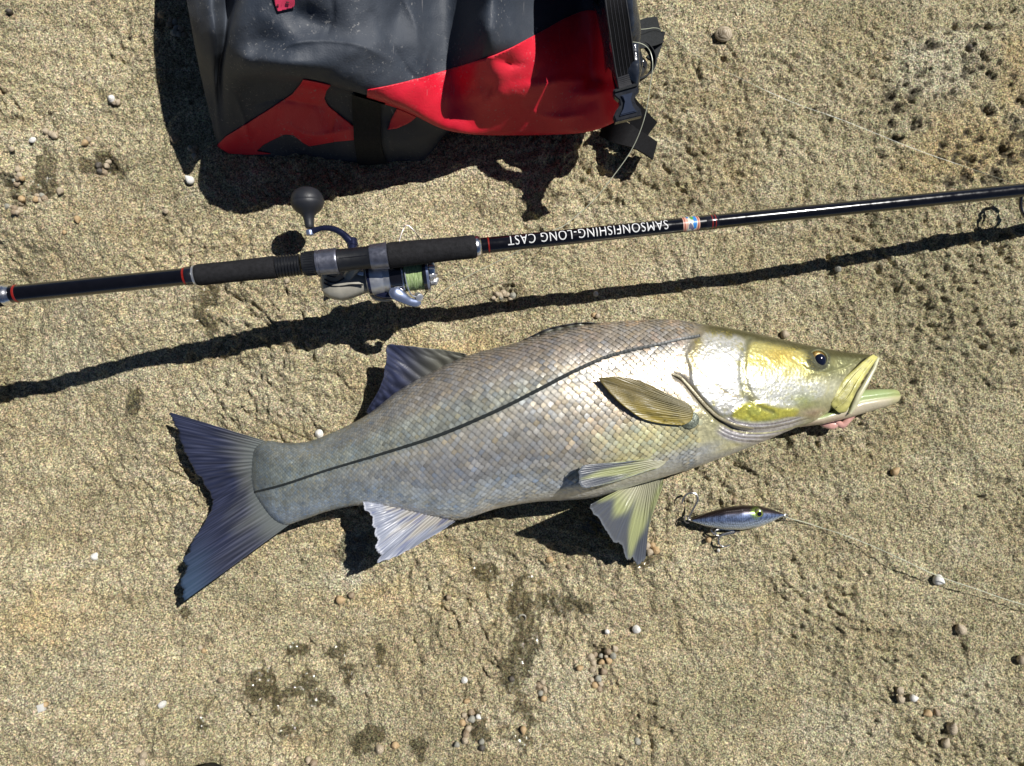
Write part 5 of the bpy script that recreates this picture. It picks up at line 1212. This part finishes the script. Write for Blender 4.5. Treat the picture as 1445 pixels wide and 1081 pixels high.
    dent((855, 118), 22, 12, -.5, -.014); dent((845, 128), 26, 8, -.2, .010); dent((838, 85), 12, 40, .1, -.008); dent((862, 70), 8, 50, .1, .006)
    dent((709, 84), 20, 14, .3, -.008); dent((690, 120), 10, 30, -.2, -.006); dent((712, 130), 60, 10, -.1, .005)
    dent((440, 30), 45, 22, .3, -.014); dent((500, 70), 60, 20, -.2, .008); dent((380, 55), 30, 22, .2, -.010); dent((590, 60), 12, 60, -.1, .008)
    for cp, wd, dz in (([(350, 90), (420, 60), (500, 62), (560, 90)], 5, .004), ([(520, 10), (545, 50), (575, 100), (600, 120)], 6, -.005), ([(460, -40), (470, 20), (455, 60)], 5, -.004), 
                       ([(610, 60), (600, 90), (606, 110)], 4, .004), ([(700, 120), (760, 118), (800, 112), (850, 116)], 7, .006), ([(822, 116), (845, 112), (862, 118)], 9, -.006), ([(690, 78), (720, 90), (745, 88)], 4, -.004), ([(660, 150), (690, 130), (700, 100)], 5, -.004),
                       ([(350, 150), (400, 140), (460, 150)], 6, -.006), ([(330, 130), (345, 170), (350, 200)], 5, .005), ([(480, 150), (470, 190), (480, 230)], 6, -.006), ([(540, 160), (550, 200), (545, 235)], 6, .006), ([(400, 170), (440, 190), (500, 180)], 5, .005),
                       ([(300, 20), (306, 60), (303, 100)], 4, .004), ([(560, -20), (585, 30), (590, 60)], 5, .005), ([(740, 150), (780, 165), (830, 160)], 6, .005)):
        cp = [tuple(q) for q in catmull(cp, 16)]; d_, t_ = pldist(U, Vv, cp); Z = Z + dz*np.exp(-np.abs(d_)/wd*1.2)*np.sin(np.pi*np.clip(t_, .02, .98))*on
    dent((405, 88), 60, 12, .1, .006); dent((345, 85), 10, 16, .2, .008); dent((560, 20), 14, 50, .1, -.008)
    Zf = np.maximum(Z, 0)
    x, y, z = P(U, Vv, Zf); z = z + coarse(U, Vv)*0
    gg = np.clip(1 - jj[:, ::-1]*0, 0, 1)
    Pts = np.stack([x, y, z], -1)
    du = np.gradient(Pts, axis=0); dv = np.gradient(Pts, axis=1); Nn = np.cross(dv, du); Nn /= (np.linalg.norm(Nn, axis=-1, keepdims=True)+1e-12)
    if Nn[150, 60, 2] < 0: Nn = -Nn
    if np.cross(du, dv)[150, 60, 2] < 0: GF = gridfaces(nu, nv)[:, ::-1]; FL = True
    else: GF = gridfaces(nu, nv); FL = False
    me = mesh_np('body', Pts.reshape(-1, 3), GF, True)
    body = link('body', me, M['bag_black'], R)
    md = body.modifiers.new('thickness', 'SOLIDIFY'); md.thickness = .0015; md.offset = -1
    def panel(name, poly, material, parent, lift=.0009, jr=(0, 99), noise_amp=0):
        """the part of the bag skin inside a closed outline, cut cleanly and laid proud of it"""
        sd = sdpoly(U, Vv, poly); sd = np.where((jj >= jr[0]) & (jj <= jr[1]), sd, -np.abs(sd)-1)
        Q_ = Pts + Nn*lift; Vout = []; key = {}; Fout = []
        ii, kk = np.where(sd[:-1, :-1].astype(bool) | True)
        mx = np.maximum.reduce([sd[:-1, :-1], sd[1:, :-1], sd[1:, 1:], sd[:-1, 1:]]) > 0
        def vid(k, p):
            if k not in key: key[k] = len(Vout); Vout.append(p)
            return key[k]
        for i, j in zip(*np.where(mx)):
            cs = [(i, j), (i+1, j), (i+1, j+1), (i, j+1)]; out = []
            for a in range(4):
                p, q = cs[a], cs[(a+1) % 4]; sp_, sq = sd[p], sd[q]
                if sp_ > 0: out.append(vid(p, Q_[p]))
                if (sp_ > 0) != (sq > 0):
                    t = sp_/(sp_-sq); k = (min(p, q), max(p, q)); out.append(vid(k, Q_[p]*(1-t)+Q_[q]*t))
            if len(out) > 2: Fout.append(out[::-1] if FL else out)
        me = bpy.data.meshes.new(name); me.from_pydata([tuple(p) for p in Vout], [], Fout); me.polygons.foreach_set('use_smooth', [True]*len(me.polygons))
        o = link(name, me, material, parent); md = o.modifiers.new('thickness', 'SOLIDIFY'); md.thickness = .0010; md.offset = 1
        return o
    panel('red_panel', smooth_poly([(504, 128), (560, 118), (610, 105), (660, 90), (710, 72), (763, 45), (800, 24), (826, 15), (846, 15), (856, 60), (866, 110), (873, 140), (885, 150), (880, 200), (700, 215), (640, 205), (600, 190), (560, 165)], 1), M['bag_red'], R, jr=(0, 7.02))
    panel('red_panel', [(307, 205), (318, 192), (350, 172), (385, 150), (413, 131), (424, 117), (430, 107), (450, 108), (469, 116), (461, 126), (458, 138), (463, 148), (480, 162), (500, 178), (517, 192), (510, 195), (470, 199), (437, 205), (428, 200), (414, 189), (402, 188), (385, 196), (372, 203), (362, 212), (386, 216), (350, 217), (323, 215)], M['bag_red'], R, jr=(6.2, 9.2))
    panel('red_panel', [(562, 148), (584, 152), (590, 162), (578, 172), (560, 180), (547, 182), (552, 168)], M['bag_red'], R, jr=(7.05, 9.2))
    tg = panel('tag', [(382, -30), (414, -34), (416, 5), (414, 9), (391, 16)], simple('pink_tag', (.80, .06, .14), .5, var=.06), R, lift=.0016)
    mk = simple('tag_print', (.02, .02, .02), .6)
    panel('print_mark', [(390, 5.2), (398, 2.6), (398.2, 3.4), (390.4, 6.2)], mk, tg, lift=.0032); panel('print_mark', [(402.6, -12), (403.4, -12), (403.4, 2), (402.8, 2)], mk, tg, lift=.0032)
    panel('print_mark', [(403, 0.2), (409.5, -1.5), (410, -.2), (403, 1.8)], mk, tg, lift=.0032)
    # rolled mouth with stiff strap, buckle and loop
    B = lambda *p: PV(*p)
    rl = MB(); pts = catmull([(858, -230, .205), (866, -150, .225), (872, -60, .228), (878, 0, .216), (884, 50, .188), (888, 88, .180), (887, 110, .164)], 60)
    V = []; n = 40
    for i, q in enumerate(pts):
        c = B(*q); T = (B(*pts[min(i+1, 59)])-B(*pts[max(i-1, 0)])).normalized(); s_ = T.cross(Vector((0, 0, 1))).normalized(); w = s_.cross(T)
        for k in range(n):
            a = 2*math.pi*k/n; r = .018 + .0022*math.sin(3*a+i*.05) + .0012*math.sin(5*a+i*.21) + (.0035*math.exp(-((i-44)/7)**2)*math.sin(a*2+1)); r *= 1-.25*max(0, (i-50)/10)
            V.append(c + s_*(r*math.cos(a)*.95) + w*(r*math.sin(a)*(1.5 if math.sin(a) > 0 else 5.2)) - Vector((0, 0, .012)))
    rl.add(V, [(i*n+k, i*n+(k+1) % n, (i+1)*n+(k+1) % n, (i+1)*n+k) for i in range(59) for k in range(n)] + [tuple(range(n))[::-1], tuple(59*n+k for k in range(n))])
    roll = rl.build('rolled_mouth', simple('shiny_tarpaulin', (.022, .027, .038), .22, coat=.6, bumpd=.003, bscale=60, var=.4), R)
    # webbing strap laid over the roll, down to the buckle
    sp = catmull([(846, -230, .228), (853, -150, .247), (861, -60, .250), (868, 0, .240), (874, 40, .222), (879, 75, .202), (883, 102, .186), (886, 122, .178)], 60)
    side = []
    W0 = MB().ribbon([B(*q) for q in sp], .0235, .0022, Vector((1, .12, -.25))); strap = W0.build('strap', M['webbing'], R)
    rib = MB()
    for i in range(36, 59):
        c = B(*sp[i]); c2 = B(*sp[i+1 if i < 59 else i]); T = (c2-c).normalized(); s_ = (Vector((1, .12, -.25)) - T*T.dot(Vector((1, .12, -.25)))).normalized(); nn = s_.cross(T); nn = nn if nn.z > 0 else -nn
        if i > 51: rib.box(c + nn*.0016, s_*.0118, T*.0007, nn*.0006)
    for e in (-1, -.55, -.2, .15, .5, 1):
        pl = []
        for q in range(60):
            c = B(*sp[q]); T = (B(*sp[min(q+1, 59)])-B(*sp[max(q-1, 0)])).normalized(); s_ = (Vector((1, .12, -.25)) - T*T.dot(Vector((1, .12, -.25)))).normalized(); nn = s_.cross(T); nn = nn if nn.z > 0 else -nn
            pl.append(c + s_*(.0116*e) + nn*.0012)
        rib.tube(pl, .0004 if abs(e) < 1 else .0009, 5)
    rib.build('stitching', M['edge_tape'], strap)
    # buckle
    bz = .174
    def outline(name, pts, z0, th, material, parent, hole=None, tilt=0, bev=.0010):
        bm = bmesh.new(); vs = [bm.verts.new(B(a, b, z0 + tilt*(b-140))) for a, b in pts]; f = bm.faces.new(vs)
        r_ = bmesh.ops.extrude_face_region(bm, geom=[f]); 
        for v in [g for g in r_['geom'] if isinstance(g, bmesh.types.BMVert)]: v.co.z -= th
        bmesh.ops.recalc_face_normals(bm, faces=bm.faces); bmesh.ops.bevel(bm, geom=[e for e in bm.edges if abs(e.verts[0].co.z-e.verts[1].co.z) < th*.5], offset=bev, segments=2, affect='EDGES')
        me = bpy.data.meshes.new(name); bm.to_mesh(me); bm.free(); o = link(name, me, material, parent); return o
    bk = outline('buckle', [(866, 126), (900, 116), (901, 123), (902, 130), (897, 134), (895, 140), (898, 147), (904, 153), (906, 163), (869, 172), (866, 163), (870, 155), (875, 148), (874, 141), (868, 136), (866, 132)], bz+.004, .010, M['buckle'], R, tilt=-.0002)
    outline('prong', [(877, 134), (893, 130), (890, 140), (893, 150), (899, 157), (875, 163), (880, 153), (882, 143)], bz+.0065, .004, simple('buckle_blue', (.035, .045, .075), .2, coat=.5), bk, tilt=-.0002)
    outline('crossbar', [(867, 127), (899, 118), (899.5, 121), (867.5, 130)], bz+.0066, .003, M['webbing_grey'], bk, tilt=-.0002, bev=.0005)
    mkr = MB()
    for q in ((875, 166), (881, 165.5), (886, 154)): lathe_mb(B(q[0], q[1], bz+.0035), (0, 0, 1), [(-.001, .0009), (.0006, .0009), (.0008, .0004)], 10, mkr)
    mkr.build('rivet', M['edge_tape'], bk)
    # loop handle at the right: broad tab and a D of webbing
    tab = MB(); tab.ribbon([B(886, 54, .190), B(900, 50, .182), B(918, 45, .165), B(931, 42, .145)], [.026, .030, .032, .030], .0022, Vector((.12, -1, 0))); tab.build('strap_tab', M['webbing_grey'], R)
    tb = MB(); tb.ribbon([B(931, 44, .145), B(928, 62, .140), B(923, 78, .140), B(916, 84, .146)], [.014, .012, .010, .010], .0020, Vector((1, .1, -.3))); tb.build('strap_tab', M['webbing_grey'], R)
    lp = MB(); q = catmull([(890, 60, .182), (908, 62, .172), (918, 72, .165), (922, 84, .160), (921, 96, .160), (914, 106, .165), (902, 113, .170), (893, 114, .172)], 40)
    lp.ribbon([B(*w) for w in q], .0085, .0020, Vector((.6, .3, 1))); lp.build('strap_loop', M['webbing_grey'], R)
    inn = MB(); inn.tube([B(*w) for w in catmull([(893, 76, .15), (900, 84, .140), (907, 92, .138), (902, 103, .146), (893, 104, .155)], 20)], .0060, 12); inn.build('folded_lining', M['buckle'], R)
    # tail straps hanging from the buckle to the rock
    t1 = MB(); t1.ribbon([B(*w) for w in catmull([(880, 140, .060), (892, 156, .046), (905, 170, .034), (919, 184, .024)], 20)], .0265, .0020, Vector((-.9, -.55, .1))); t1.build('tail_strap', M['webbing'], R)
    t2 = MB(); t2.ribbon([B(*w) for w in catmull([(850, 176, .016), (868, 184, .034), (888, 192, .040), (906, 201, .034), (924, 213, .026)], 24)], .031, .0020, Vector((.25, -1, .1))); t2.build('tail_strap', M['webbing'], R)
    # compression strap across the shaded wall
    i0 = int(nu*(8.15/18)); 
    rows = [k for k in range(nv) if 6.25 < jj[0, k] < 8.95]
    w0 = MB(); V = []; wdt = 13
    for k in rows:
        for a in (i0-wdt//2+1, i0+wdt//2+2):
            V += [Pts[a, k]+Nn[a, k]*.004, Pts[a, k]+Nn[a, k]*.0015]
    F = []
    for r_ in range(len(rows)-1):
        o = r_*4; p = o+4; F += [(o, o+2, p+2, p), (o+1, p+1, p+3, o+3), (o, p, p+1, o+1), (o+2, o+3, p+3, p+2)]
    w0.add(V, F); w0.build('side_strap', M['webbing_grey'], R)
    settle(R, PV(600, 0, 0))
build_bag()
